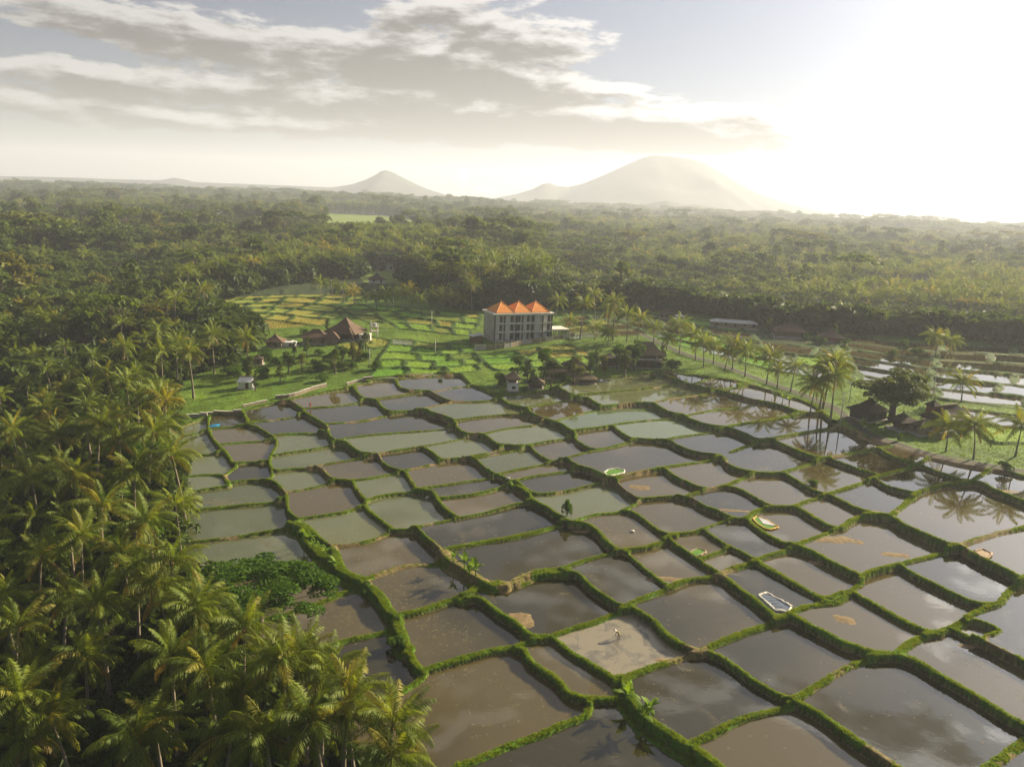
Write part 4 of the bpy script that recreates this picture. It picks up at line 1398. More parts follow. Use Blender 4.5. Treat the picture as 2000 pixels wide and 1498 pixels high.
# the wide forest behind, as one mass
FAR_PALM = [crown_arrays(rr, [(0, 1), (1, 3), (2, 4), (3, 4), (4, 3)], 7, 0.42, 5).mesh("crown", M_PALM, True) for _ in range(4)]
far_tr = TRUNKS[0][0]
protos = [joined([(c, (TRUNKS[q % 6][1][0], TRUNKS[q % 6][1][1], 12.8), 1.0), (recolour(TRUNKS[q % 6][0], M_BARK), (0, 0, 0), 1.0)]) for q, c in enumerate(FAR_PALM)]
protos += [joined([(b_, (0, 0, 0), 1.0), (a, (0, 0, 0), 1.0)]) for a, b_ in FAR_TREES]
fx, fy = fan_points(52000, 325, 1150)
mm = free_of_fields(fx, fy)
fx, fy = fx[mm], fy[mm]
k = thin_out(fx, fy, 5.4, OCC)
fx, fy = fx[k], fy[k]
gx_, gy_ = fan_points(42000, 1100, 3700)
mm = free_of_fields(gx_, gy_)
gx_, gy_ = gx_[mm], gy_[mm]
ax = np.concatenate([np.array(rest_x), fx, gx_]); ay = np.concatenate([np.array(rest_y), fy, gy_])
az_ = ground_z(ax, ay)
hid = hides(ax, ay, az_, 14.0) | ((fbm(ax, ay, 70.0, 3, 35) < -0.20) & (np.hypot(ax, ay) > 330) & (np.hypot(ax, ay) < 1800))
ax, ay, az_ = ax[~hid], ay[~hid], az_[~hid]
n = len(ax)
stand = fbm(ax, ay, 130.0, 3, 31) + rng.normal(0, 0.12, n)
far_f = np.clip((np.hypot(ax, ay) - 1100) / 2500.0, 0, 1)
is_palm = (stand > np.where(ax < 0, 0.09, 0.0)) & (rng.uniform(size=n) > far_f * 0.9)
pick = np.where(is_palm, rng.integers(0, 4, n), 4 + rng.integers(0, 6, n))
sz = np.where(is_palm, rng.uniform(1.0, 1.45, n), rng.uniform(0.8, 1.7, n)) * (1 + 0.9 * far_f)
sz = sz * (1 + 0.7 * fbm(ax, ay, 160.0, 3, 36)) * np.where(~is_palm & (rng.uniform(size=n) < 0.07), 1.6, 1.0)
wide = np.where(is_palm, 1.0, 1.1 + 0.7 * far_f)
low = np.where((ax > 20) & (dist_polyline(ax, ay, EDGE_W) < 110), 0.68, 1.0)  # edge trees shortened so the far paddies reflect less dark forest
sc = np.stack([sz * wide, sz * wide, sz * low * (1 - 0.25 * far_f)], 1)
scatter("far_forest", "wide hazy forest of palms and trees reaching to the horizon", "forest", np.stack([ax, ay, az_], 1), rng.uniform(0, 6.28, n), sc, pick, protos, 0.06)
print("far forest", n)

# undergrowth on the forest floor
ux, uy = fan_points(24000, 60, 560)
mm = free_of_fields(ux, uy)
ux, uy = ux[mm], uy[mm]
uz = ground_z(ux, uy)
n = len(ux)
UB = []
for q in range(3):
    tr_, cr_ = tree_meshes(rr, "bush", 260, 0.42, M_BUSH)
    UB.append(cr_)
scatter("undergrowth", "dark tangled undergrowth on the forest floor", "undergrowth", np.stack([ux, uy, uz - 0.2], 1), rng.uniform(0, 6.28, n), rng.uniform(0.8, 2.6, n) * (1 + 1.3 * (np.hypot(ux, uy) > 290)), rng.integers(0, 3, n), UB, 0.2)

# grass on the bunds and banks
def tuft(r, n, h, w):
    V, F = [], []
    for q in range(n):
        a, rd = r.uniform(0, 6.28), r.uniform(0, 0.22)
        p = np.array([math.cos(a) * rd, math.sin(a) * rd, -0.03])
        b_ = r.uniform(0, 6.28)
        d = np.array([math.cos(b_), math.sin(b_), 0])
        s_ = np.array([-d[1], d[0], 0]) * w
        hh = h * r.uniform(0.6, 1.2)
        k0 = len(V)
        V += [p - s_, p + s_, p + d * hh * 0.25 + s_ * 0.8 + np.array([0, 0, hh * 0.6]), p + d * hh * 0.6 + np.array([0, 0, hh])]
        F.append((k0, k0 + 1, k0 + 2, k0 + 3))
    return np_mesh("tuft", np.array(V), np.array(F), False, (M_GRASS,))
TUFTS = [tuft(rr, 16, 0.27, 0.016) for _ in range(3)]
zi, zj = np.nonzero(zone & paddy & (prof > 0.45) & (RR < 300) & ~on_road & (rd > 2.6))
wgt = AREA[zi, zj] * np.clip(170.0 / RR[zi, zj], 0.35, 1.3) * np.where(bare[zi, zj], 0.12, 1.0)
n = 95000
c = rng.choice(len(zi), n, p=wgt / wgt.sum())
tx = GX[zi[c], zj[c]] + rng.uniform(-0.2, 0.2, n); ty = GY[zi[c], zj[c]] + rng.uniform(-0.2, 0.2, n)
tz = ground_z(tx, ty)
scatter("bund_grass", "short lush grass growing on the paddy bunds", "grass", np.stack([tx, ty, tz], 1), rng.uniform(0, 6.28, n), rng.uniform(0.4, 0.9, n) * (1 + 0.5 * np.clip(fbm(tx, ty, 4.0, 2, 3), -0.5, 1)), rng.integers(0, 3, n), TUFTS, 0.35)
# standing rice and rough grass in the green fields
zi, zj = np.nonzero((np.isin(kinds, (1, 2, 3)) | (grassy & ~zone)) & (RR < 360) & (rd > 2.8))
wgt = AREA[zi, zj]
n = 60000
c = rng.choice(len(zi), n, p=wgt / wgt.sum())
tx = GX[zi[c], zj[c]] + rng.uniform(-0.4, 0.4, n); ty = GY[zi[c], zj[c]] + rng.uniform(-0.4, 0.4, n)
gold = kinds[zi[c], zj[c]] == 2
greenr = kinds[zi[c], zj[c]] == 1
M_RICE = leaf_mat("ripe_rice", (0.17, 0.15, 0.02), (0.24, 0.19, 0.03), None, 0.35, 0.6, 0.2, 0.2)
M_RICEG = leaf_mat("green_rice", (0.10, 0.22, 0.012), (0.17, 0.27, 0.018), None, 0.4, 0.6, 0.2, 0.2)
protos2 = TUFTS + [recolour(tf, M_RICE) for tf in TUFTS] + [recolour(tf, M_RICEG) for tf in TUFTS]
scatter("field_grass", "standing rice and rough grass in the fields", "grass", np.stack([tx, ty, ground_z(tx, ty)], 1), rng.uniform(0, 6.28, n), rng.uniform(0.45, 1.1, n), rng.integers(0, 3, n) + 3 * gold + 6 * greenr, protos2, 0.3)
# rice seedlings in rows
sx, sy, szl = [], [], []
for cid in [c_ for c_ in order if kind_of[c_] in ("seedling", "pale")]:
    if cys[cid] > 260: continue
    I, J = np.nonzero(lab == cid)
    X0, X1, Y0, Y1 = GX[I, J].min(), GX[I, J].max(), GY[I, J].min(), GY[I, J].max()
    ang = 0.35 + 0.4 * math.sin(cid)
    ca_, sa_ = math.cos(ang), math.sin(ang)
    D_ = math.hypot(X1 - X0, Y1 - Y0) / 2
    g1, g2 = np.meshgrid(np.arange(-D_, D_, 0.42), np.arange(-D_, D_, 0.75))
    g1, g2 = g1.ravel() + rng.uniform(-0.05, 0.05, g1.size), g2.ravel() + rng.uniform(-0.05, 0.05, g1.size)
    xx, yy = (X0 + X1) / 2 + g1 * ca_ - g2 * sa_, (Y0 + Y1) / 2 + g1 * sa_ + g2 * ca_
    ok = (ground_z(xx, yy) < level[cid] + 0.02) & (ground_z(xx, yy) > level[cid] - 0.5)
    i_ = np.clip(np.searchsorted(lr, 0.5 * np.log(xx ** 2 + yy ** 2)), 0, NI - 1); j_ = np.clip(np.searchsorted(th, np.arctan2(xx, yy)), 0, NJ - 1)
    ok &= lab[i_, j_] == cid
    sx.append(xx[ok]); sy.append(yy[ok]); szl.append(np.full(ok.sum(), level[cid]))
sx, sy, szl = np.concatenate(sx), np.concatenate(sy), np.concatenate(szl)
print("seedlings", len(sx))
SEED = [tuft(rr, 3, 0.17, 0.016) for _ in range(2)]
n = len(sx)
scatter("rice_seedlings", "young rice seedlings planted in fine rows", "seedlings", np.stack([sx, sy, szl], 1), rng.uniform(0, 6.28, n), rng.uniform(0.8, 1.2, n), rng.integers(0, 2, n), SEED, 0.2)

# scraps of weed and straw afloat, drifted together in patches
zi, zj = np.nonzero(wet[lab] & (RR < 230))
X_, Y_ = GX[zi, zj], GY[zi, zj]
wgt = AREA[zi, zj] * (np.clip(fbm(X_, Y_, 16.0, 3, 71) - 0.08, 0, 1) ** 1.5 * 4 + 0.008) * np.clip(1.3 - RR[zi, zj] / 230.0, 0.1, 1)
n = 5200
c = rng.choice(len(zi), n, p=wgt / wgt.sum())
tx, ty = X_[c] + rng.uniform(-0.5, 0.5, n), Y_[c] + rng.uniform(-0.5, 0.5, n)
tz = level[lab[zi[c], zj[c]]]
ok = ground_z(tx, ty) < tz - 0.02
M_WEED = simple_mat("floating_weed", (0.20, 0.18, 0.06), 0.8, 0.5, 3.0)
M_STRAW = simple_mat("floating_straw", (0.30, 0.26, 0.16), 0.8, 0.3, 3.0)
def raft(r, m, k_):
    V, F = [], []
    for q in range(k_):
        a, b_ = r.normal(0, 0.16, 2), r.uniform(0, 3.14)
        l_, w_ = r.uniform(0.04, 0.16), r.uniform(0.012, 0.05)
        d, e = np.array([math.cos(b_), math.sin(b_)]), np.array([-math.sin(b_), math.cos(b_)])
        k0 = len(V)
        V += [(*(a + d * l_), 0.008 + 0.002 * q), (*(a + e * w_), 0.012 + 0.002 * q), (*(a - d * l_), 0.008 + 0.002 * q), (*(a - e * w_), 0.012 + 0.002 * q)]
        F.append((k0, k0 + 1, k0 + 2, k0 + 3))
    return np_mesh("raft", np.array(V), np.array(F), False, (m,))
RAFTS = [raft(rr, M_WEED, 6), raft(rr, M_WEED, 3), raft(rr, M_STRAW, 4)]
n = int(ok.sum())
scatter("floating_weed", "scraps of weed and straw floating on the paddy water", "weed", np.stack([tx, ty, tz + 0.005], 1)[ok], rng.uniform(0, 6.28, n), rng.uniform(0.35, 1.1, n), rng.integers(0, 3, n), RAFTS, 0.0)

# ------------------------------------------------------------------ buildings
M_TILE = simple_mat("brown_roof_tile", (0.115, 0.070, 0.042), 0.85, 0.35, 1.2, bmp=0.05, stretch=(1, 1, 6))
M_THATCH = simple_mat("thatch", (0.155, 0.115, 0.070), 0.95, 0.35, 2.0, bmp=0.06, stretch=(1, 1, 5))
M_DTHATCH = simple_mat("old_dark_thatch", (0.050, 0.038, 0.026), 0.95, 0.35, 2.0, bmp=0.06)
M_ORANGE = simple_mat("orange_roof_tile", (0.78, 0.29, 0.055), 0.75, 0.16, 1.6, bmp=0.03, stretch=(1, 1, 8))
M_RIDGE = simple_mat("ridge_tile", (0.62, 0.25, 0.07), 0.7, 0.12, 2.0)
M_CONC = simple_mat("raw_concrete", (0.40, 0.37, 0.33), 0.85, 0.14, 0.5)
M_CONCL = simple_mat("pale_concrete", (0.62, 0.59, 0.53), 0.85, 0.12, 0.8)
M_PLASTER = simple_mat("white_plaster", (0.70, 0.67, 0.60), 0.8, 0.10, 0.7)
M_DARK = simple_mat("dark_frame", (0.045, 0.042, 0.038), 0.6, 0.2, 2.0)
M_WOOD = simple_mat("brown_wood", (0.14, 0.085, 0.045), 0.8, 0.3, 2.0, stretch=(1, 1, 4))
M_STONE = simple_mat("rubble_stone", (0.26, 0.20, 0.14), 0.9, 0.35, 1.6, bmp=0.08)
M_BRICK = simple_mat("red_brick", (0.25, 0.095, 0.055), 0.85, 0.25, 2.0)
M_METAL = simple_mat("grey_sheet_metal", (0.45, 0.45, 0.43), 0.45, 0.15, 1.0, 0.5)
M_WHITE = simple_mat("white_sheet", (0.78, 0.75, 0.70), 0.6, 0.08, 1.0)
M_TEAL = simple_mat("teal_roof", (0.03, 0.22, 0.26), 0.6, 0.15, 1.0)
M_ASPH = simple_mat("asphalt", (0.10, 0.095, 0.085), 0.9, 0.15, 0.6)
def glass():
    m, t, out = mat("dark_window_glass")
    principled(t, out, (0.02, 0.022, 0.022), 0.08, 0.6)
    return m
M_GLASS = glass()

class MB:
    def __init__(self):
        self.v, self.f = [], []
    def poly(self, pts, faces):
        k = len(self.v)
        self.v += [tuple(p) for p in pts]
        self.f += [tuple(i + k for i in f) for f in faces]
        return self
    def box(self, x0, x1, y0, y1, z0, z1):
        return self.poly([(x0, y0, z0), (x1, y0, z0), (x1, y1, z0), (x0, y1, z0), (x0, y0, z1), (x1, y0, z1), (x1, y1, z1), (x0, y1, z1)],
                         [(0, 3, 2, 1), (4, 5, 6, 7), (0, 1, 5, 4), (1, 2, 6, 5), (2, 3, 7, 6), (3, 0, 4, 7)])
    def hip(self, cx, cy, w, d, z, h, ridge=0.0, th=0.22, flare=0.0):
        """hipped roof, ridge along x; eaves at z; slightly dished faces"""
        a, b_ = w / 2, d / 2
        r = ridge / 2
        e = [(cx - a, cy - b_), (cx + a, cy - b_), (cx + a, cy + b_), (cx - a, cy + b_)]
        q = 0.5 + flare
        mid = [(cx + (x - cx) * (1 - q) + (r if x > cx else -r) * q, cy + (y - cy) * (1 - q)) for x, y in e]
        pts = [(x, y, z - th) for x, y in e] + [(x, y, z) for x, y in e] + [(x, y, z + h * 0.5) for x, y in mid] + [(cx - r, cy, z + h), (cx + r, cy, z + h)]
        f = [(3, 2, 1, 0)] + [(i, (i + 1) % 4, 4 + (i + 1) % 4, 4 + i) for i in range(4)] + [(4 + i, 4 + (i + 1) % 4, 8 + (i + 1) % 4, 8 + i) for i in range(4)]
        f += [(8, 9, 13, 12), (9, 10, 13), (10, 11, 12, 13), (11, 8, 12)]
        return self.poly(pts, f)
    def cyl(self, cx, cy, z0, z1, r0, r1=None, n=10):
        r1 = r0 if r1 is None else r1
        pts = [(cx + r0 * math.cos(6.2832 * k / n), cy + r0 * math.sin(6.2832 * k / n), z0) for k in range(n)]
        pts += [(cx + r1 * math.cos(6.2832 * k / n), cy + r1 * math.sin(6.2832 * k / n), z1) for k in range(n)]
        return self.poly(pts, [tuple(range(n))[::-1], tuple(range(n, 2 * n))] + [(k, (k + 1) % n, n + (k + 1) % n, n + k) for k in range(n)])
    def build(self, name, m, parent=None, smooth=False):
        me = bpy.data.meshes.new(name)
        me.from_pydata(self.v, [], self.f)
        if smooth:
            me.polygons.foreach_set("use_smooth", [True] * len(me.polygons))
        me.materials.append(m)
        return new_obj(name, me, parent)

def thing(name, label, cat, loc, rz=0.0, group=None):
    o = new_obj(name, None)
    o.location = loc
    o.rotation_euler = (0, 0, rz)
    return tag(o, label, cat, group)

def house(label, px, py, w, d, wall_h, roof_h, rz=0.0, roof=None, wall=None, ridge=None, over=0.9, base=0.4, opened=False, name="house", cat="house", sink=0.0, flare=0.12):
    p = place(px, py)
    t = thing(name, label, cat, (p.x, p.y, p.z - sink), rz)
    roof, wall = roof or M_TILE, wall or M_STONE
    MB().box(-w / 2 - 0.5, w / 2 + 0.5, -d / 2 - 0.5, d / 2 + 0.5, -0.8, base).build("base", M_CONC, t)
    if opened:
        MB().box(-w / 2 + 1.6, w / 2 - 0.3, -d / 2 + d * 0.38, d / 2 - 0.3, base, base + wall_h).build("wall", wall, t)
        for q in range(5):
            x = -w / 2 + 0.3 + (w - 0.6) * q / 4
            MB().box(x - 0.14, x + 0.14, -d / 2 + 0.2, -d / 2 + 0.48, base, base + wall_h).build("post", M_WOOD, t)
        yf = -d / 2 + d * 0.38
    else:
        MB().box(-w / 2, w / 2, -d / 2, d / 2, base, base + wall_h).build("wall", wall, t)
        yf = -d / 2
    nwin = max(1, int(w / 3.5))
    for q in range(nwin):
        x = -w / 2 + w * (q + 0.5) / nwin + 0.5
        if q == nwin // 2:
            MB().box(x - 0.5, x + 0.5, yf - 0.05, yf + 0.05, base, base + min(2.0, wall_h - 0.3)).build("door", M_WOOD, t)
        else:
            wi = MB().box(x - 0.6, x + 0.6, yf - 0.06, yf + 0.04, base + 0.8, base + min(2.0, wall_h - 0.3)).build("window", M_DARK, t)
            MB().box(x - 0.5, x + 0.5, yf - 0.08, yf - 0.062, base + 0.9, base + min(1.9, wall_h - 0.4)).build("pane", M_GLASS, wi)
    wi = MB().box(-w / 2 - 0.05, -w / 2 + 0.04, -0.6, 0.6, base + 0.8, base + min(2.0, wall_h - 0.3)).build("window", M_DARK, t)
    ro = MB().hip(0, 0, w + 2 * over, d + 2 * over, base + wall_h, roof_h, max(0.0, w - d) if ridge is None else ridge, flare=flare).build("roof", roof, t)
    MB().box(-max(0.2, (max(0.0, w - d) if ridge is None else ridge) / 2), max(0.2, (max(0.0, w - d) if ridge is None else ridge) / 2), -0.18, 0.18, base + wall_h + roof_h - 0.08, base + wall_h + roof_h + 0.22).build("ridge_cap", M_TILE, ro)
    OCC.append((p.x, p.y, max(2.4, max(w, d) / 2)))
    return t

def hotel():
    A, Bq = place(964, 668), place(1076, 661)
    d = (Bq - A); rz = math.atan2(d.y, d.x)
    Lx = min(27.0, math.hypot(d.x, d.y))
    t = thing("hotel", "three storey concrete hotel with three orange pyramid roofs", "hotel", A, rz)
    D_, fh, nb = 11.5, 3.45, 3
    fr = [0, .165, .36, .475, .635, .825, 1.0]
    xs = [f * Lx for f in fr]
    MB().box(-0.3, Lx + 0.3, -1.6, D_, -3.0, 0.5).build("plinth", M_CONC, t)
    zt = 0.5 + fh * nb
    MB().box(0, 0.3, 0.0, D_, 0.5, zt).build("wall", M_CONC, t)
    MB().box(0.3, Lx, D_ - 0.3, D_, 0.5, zt).build("wall", M_CONC, t)
    MB().box(Lx - 0.3, Lx, 0.8, D_ - 0.3, 0.5, zt).build("wall", M_CONC, t)
    MB().box(0.3, Lx - 0.3, 0.9, 1.1, 0.5, zt).build("wall", M_CONCL, t)
    for k in range(1, nb + 1):
        z = 0.5 + fh * k
        MB().box(0.31, Lx - 0.02, -0.75, D_ - 0.31, z - 0.30, z - 0.02).build("floor_slab", M_WHITE, t)
    for k in range(1, nb):
        z = 0.5 + fh * k
        for q in range(6):
            MB().box(xs[q] + 0.36, xs[q + 1] - 0.32, -0.74, -0.62, z - 0.01, z + 0.38).build("balcony_front", M_WHITE, t)
    for x in xs[:-1] + [Lx - 0.33]:
        MB().box(x + 0.02, x + 0.33, -0.60, 0.1, 0.5, zt - 0.31).build("column", M_DARK, t)
    for k in range(nb):
        z = 0.5 + fh * k
        for q in range(6):
            x0, x1 = xs[q] + 0.5, xs[q + 1] - 0.45
            w = x1 - x0
            if q in (2,):
                panes = [(0.05, 0.45), (0.55, 0.95)]
                blind = None
            else:
                blind = (0.02, 0.62) if q != 4 else (0.35, 0.95)
                panes = [(0.68, 0.82), (0.86, 0.98)] if q != 4 else [(0.02, 0.14), (0.18, 0.30)]
            if blind:
                MB().box(x0 + w * blind[0], x0 + w * blind[1], 0.72, 0.9, z + 0.25, z + fh - 0.75).build("white_panel", M_WHITE, t)
            for a, b_ in panes:
                wi = MB().box(x0 + w * a, x0 + w * b_, 0.78, 0.9, z + 0.1, z + fh - 0.6).build("window", M_DARK, t)
                MB().box(x0 + w * a + 0.08, x0 + w * b_ - 0.08, 0.74, 0.78, z + 0.2, z + fh - 0.7).build("pane", M_GLASS, wi)
    MB().box(-0.7, Lx + 0.7, -1.0, D_ + 0.5, zt, zt + 0.55).build("roof_slab", M_CONCL, t)
    for k in range(3):
        w = (Lx - 2.4) / 3
        cx = 1.2 + w * (k + 0.5)
        r_ = MB().hip(cx, D_ / 2 - 0.2, w + 0.5, D_ - 0.6, zt + 0.85, 3.8, 0.0, 0.25, -0.03).build("roof", M_ORANGE, t)
        MB().cyl(cx, D_ / 2 - 0.2, zt + 4.5, zt + 5.6, 0.16, 0.03, 6).build("finial", M_RIDGE, r_)
        for sx, sy in ((-1, -1), (1, -1), (1, 1), (-1, 1)):
            e0 = np.array([cx + sx * (w + 0.5) / 2, D_ / 2 - 0.2 + sy * (D_ - 0.6) / 2, zt + 0.9]); e1 = np.array([cx, D_ / 2 - 0.2, zt + 4.7])
            V, F = tube([e0, (e0 * 0.53 + e1 * 0.47) + (0, 0, 0.05), e1], [0.13, 0.13, 0.13], 5)
            new_obj("ridge_cap", np_mesh("ridge_cap", V, F, False, (M_RIDGE,)), r_)
    MB().box(Lx + 0.1, Lx + 8.0, -1.0, 7.5, 4.1, 4.5).build("canopy", M_CONCL, t)
    for x in (Lx + 0.8, Lx + 3.2, Lx + 5.6, Lx + 7.6):
        MB().box(x - 0.18, x + 0.18, -0.8, -0.44, -3, 4.1).build("canopy_post", M_CONC, t)
        MB().box(x - 0.18, x + 0.18, 6.9, 7.26, -3, 4.1).build("canopy_post", M_CONC, t)
    OCC.append((A.x + 10, A.y + 10, 16))
    # lean-to shed at the left
    s_ = thing("shed", "little wooden shed with pale sheet roof beside the hotel's left wall", "shed", place(930, 668), rz)
    MB().box(-2.2, 2.2, -1.8, 1.8, -0.6, 2.4).build("wall", M_WOOD, s_)
    MB().poly([(-2.6, -2.3, 2.5), (2.6, -2.3, 3.3), (2.6, 2.3, 3.3), (-2.6, 2.3, 2.5), (-2.6, -2.3, 2.58), (2.6, -2.3, 3.38), (2.6, 2.3, 3.38), (-2.6, 2.3, 2.58)],
              [(0, 3, 2, 1), (4, 5, 6, 7), (0, 1, 5, 4), (1, 2, 6, 5), (2, 3, 7, 6), (3, 0, 4, 7)]).build("roof", M_METAL, s_)
    # boundary wall of posts and panels
    P = [place(928, 683), place(985, 680), place(1020, 673), place(1055, 668), place(1100, 662), place(1122, 658)]
    pts = catmull(np.array([(q.x, q.y) for q in P]), 3.0)
    wl = thing("boundary_wall", "long concrete wall of posts and panels below the hotel", "wall", P[0])
    z0 = P[0].z
    for i in range(len(pts) - 1):
        a, b_ = pts[i], pts[i + 1]
        an = math.atan2(b_[1] - a[1], b_[0] - a[0]); ln_ = math.hypot(*(b_ - a))
        zz = float(ground_z(np.float64(a[0]), np.float64(a[1]))) - z0
        o = MB().box(0.22, ln_ - 0.02, -0.09, 0.09, -0.7, 1.75).build("panel", M_STONE if i % 3 else M_CONC, wl)
        o.location = (a[0] - P[0].x, a[1] - P[0].y, zz); o.rotation_euler = (0, 0, an)
        o = MB().box(0, 0.2, -0.14, 0.14, -0.7, 2.0).build("post", M_CONCL, wl)
        o.location = (a[0] - P[0].x, a[1] - P[0].y, zz); o.rotation_euler = (0, 0, an)
hotel()

h = house("large villa with tall brown pyramid roof above the terraces", 676, 662, 11, 9.5, 2.8, 5.6, -0.25, M_TILE, M_WOOD, 0.0, 1.5, 0.6, True, "villa", "villa")
MB().hip(3.0, -4.2, 6.5, 5.5, 3.3, 2.4, 0.6).build("porch_roof", M_TILE, h)
h = house("long low villa with joined brown hip roofs left of the large villa", 618, 670, 9.5, 6.5, 2.4, 2.6, 0.12, M_TILE, M_STONE, None, 0.9, 0.4, False, "villa", "villa")
MB().hip(6.2, -1.6, 6.5, 6.0, 2.7, 2.7, 0.4).build("wing_roof", M_TILE, h)
MB().box(4.2, 8.2, -3.8, 0.6, -0.6, 2.7).build("wing_wall", M_STONE, h)
house("small cottage with pointed brown roof at the left end of the villas", 538, 678, 5.6, 5.4, 2.1, 2.7, 0.1, M_TILE, M_STONE, 0.0)
house("low white annex between the cottage and the long villa", 566, 676, 5, 3.4, 1.6, 0.5, 0.1, M_WHITE, M_PLASTER, None, 0.3, 0.2, name="annex", cat="annex")
house("little dark shed among shrubs near the poles", 503, 711, 3.6, 3.0, 1.9, 0.9, 0.2, M_DTHATCH, M_STONE, None, 0.3, 0.2, name="shed", cat="shed")
house("small white shed with white roof on the grass slope", 481, 758, 4.2, 3.2, 2.2, 1.3, 0.15, M_WHITE, M_PLASTER, 3.4, 0.4, 0.2, name="shed", cat="shed", flare=0.0)
house("thatched hut half hidden behind the white shrine tower", 1046, 757, 4.0, 3.6, 1.5, 2.2, 0, M_THATCH, M_WOOD, 0.0, 0.9, 0.2, name="hut", cat="hut")
house("brown pyramid roof house left among the dark garden trees", 1083, 737, 5.8, 5.4, 2.2, 3.1, 0.3, M_DTHATCH, M_STONE, 0.0)
house("second brown roof house in the dark garden, farther back", 1122, 728, 6.4, 5.4, 2.2, 3.0, 0.2, M_DTHATCH, M_STONE, 0.5)
house("low thatched shelter at the paddy edge by the garden", 1141, 748, 6.5, 3.6, 1.5, 1.5, 0.1, M_THATCH, M_WOOD, None, 0.7, 0.2, True, "shelter", "shelter")
house("plain brown house behind the garden, left of the big thatched house", 1190, 714, 5.0, 4.5, 2.8, 1.0, 0.1, M_DTHATCH, M_WOOD, None, 0.4)
h = house("large thatched round-ended house with white balcony", 1258, 716, 10.5, 7.0, 2.3, 0.3, 0.1, M_THATCH, M_DARK, None, 0.7, 0.3, False, "thatched_house", "house")
MB().box(-5.0, 5.2, -3.6, 3.6, 3.0, 3.5).build("balcony", M_PLASTER, h)
for q in range(6):
    MB().box(-4.7 + 1.85 * q, -4.5 + 1.85 * q, -3.3, -3.1, 3.5, 5.0).build("post", M_WOOD, h)
MB().box(-3.4, 3.6, -1.2, 2.8, 3.5, 5.0).build("upper_wall", M_WOOD, h)
MB().hip(0, 0, 13.0, 9.4, 5.0, 3.9, 4.6, 0.35, 0.1).build("upper_roof", M_THATCH, h)

# white shrine tower
p = place(1001, 764)
t = thing("shrine_tower", "white two storey shrine with thatched roof at the paddy edge", "shrine", p, 0.2)
MB().box(-2.0, 2.0, -1.8, 1.8, -0.8, 0.35).build("base", M_STONE, t)
MB().box(-1.5, 1.5, -1.35, 1.35, 0.35, 2.7).build("wall", M_WHITE, t)
wi = MB().box(-0.55, 0.65, -1.42, -1.33, 1.0, 1.9).build("window", M_DARK, t)
MB().box(-0.45, 0.55, -1.44, -1.422, 1.1, 1.8).build("pane", M_GLASS, wi)
MB().box(-1.75, 1.75, -1.6, 1.6, 2.7, 2.95).build("balcony", M_WHITE, t)
for sx in (-1, 1):
    for sy in (-1, 1):
        MB().box(sx * 1.4 - 0.1, sx * 1.4 + 0.1, sy * 1.25 - 0.1, sy * 1.25 + 0.1, 2.95, 4.3).build("post", M_WOOD, t)
MB().box(-1.0, 1.0, -0.8, 0.9, 2.95, 4.3).build("upper_wall", M_WOOD, t)
MB().hip(0, 0, 5.0, 4.8, 4.3, 2.3, 0.0, 0.2, 0.1).build("roof", M_THATCH, t)
MB().cyl(0, 0, 6.5, 7.1, 0.12, 0.04, 6).build("finial", M_STONE, t)

# far houses
house("pale metal roofed house in the trees above the small fields", 752, 527, 12, 9, 2.8, 4.2, 0.1, M_METAL, M_CONC, 1.5)
house("dark roofed house with white wall on the small field", 736, 553, 9, 7, 2.2, 3.4, 0.15, M_DTHATCH, M_PLASTER, 1.0)
house("brown roofed house on the far side of the ravine", 437, 534, 16, 9, 2.6, 3.4, 0.1, M_TILE, M_PLASTER, None, sink=-6)
house("far tile roofed house right of the ravine woods", 460, 438, 24, 14, 5, 6, 0.1, M_TILE, M_PLASTER, None, sink=-9)
house("far house with white gable beside the tile roofed one", 440, 442, 18, 12, 5, 5, 0.3, M_METAL, M_PLASTER, None, sink=-9)
house("far brown roof peeping from the woods at left", 118, 428, 16, 12, 5, 5, 0.3, M_TILE, M_PLASTER, None, sink=-9)
p = place(25, 496)
t = thing("pavilion", "red two tiered pavilion with teal roof at the left edge", "pavilion", p, 0.2)
MB().box(-5, 5, -4, 4, -1, 9.5).build("wall", M_BRICK, t)
MB().hip(0, 0, 12.5, 10.5, 9.5, 1.6, 4, 0.3).build("lower_roof", M_BRICK, t)
MB().box(-3, 3, -2.4, 2.4, 10.4, 12.4).build("upper_wall", M_PLASTER, t)
MB().hip(0, 0, 9, 7.5, 12.4, 3.2, 1.2, 0.3, 0.1).build("upper_roof", M_TEAL, t)
house("dark field sheds at the foot of the forest", 1305, 622, 7, 4, 1.8, 1.8, 0.1, M_DTHATCH, M_WOOD, None, 0.5, name="shed", cat="shed")
house("small white canvas shelter next to the dark field sheds", 1327, 622, 4, 3, 1.2, 0.8, 0.1, M_WHITE, M_WHITE, None, 0.2, 0.1, name="shelter", cat="shelter")
house("long grey roofed barn along the forest edge", 1432, 640, 20, 5, 2.2, 1.2, -0.18, M_METAL, M_STONE, None, 0.5, name="barn", cat="barn")
house("brown roofed farmhouse behind the hedge at the forest edge", 1540, 657, 12, 7, 2.2, 3.0, -0.1, M_TILE, M_WOOD, None)
house("farmhouse with reddish roof right of the hedge", 1622, 668, 8, 6, 2.0, 2.6, -0.1, M_TILE, M_BRICK, None)

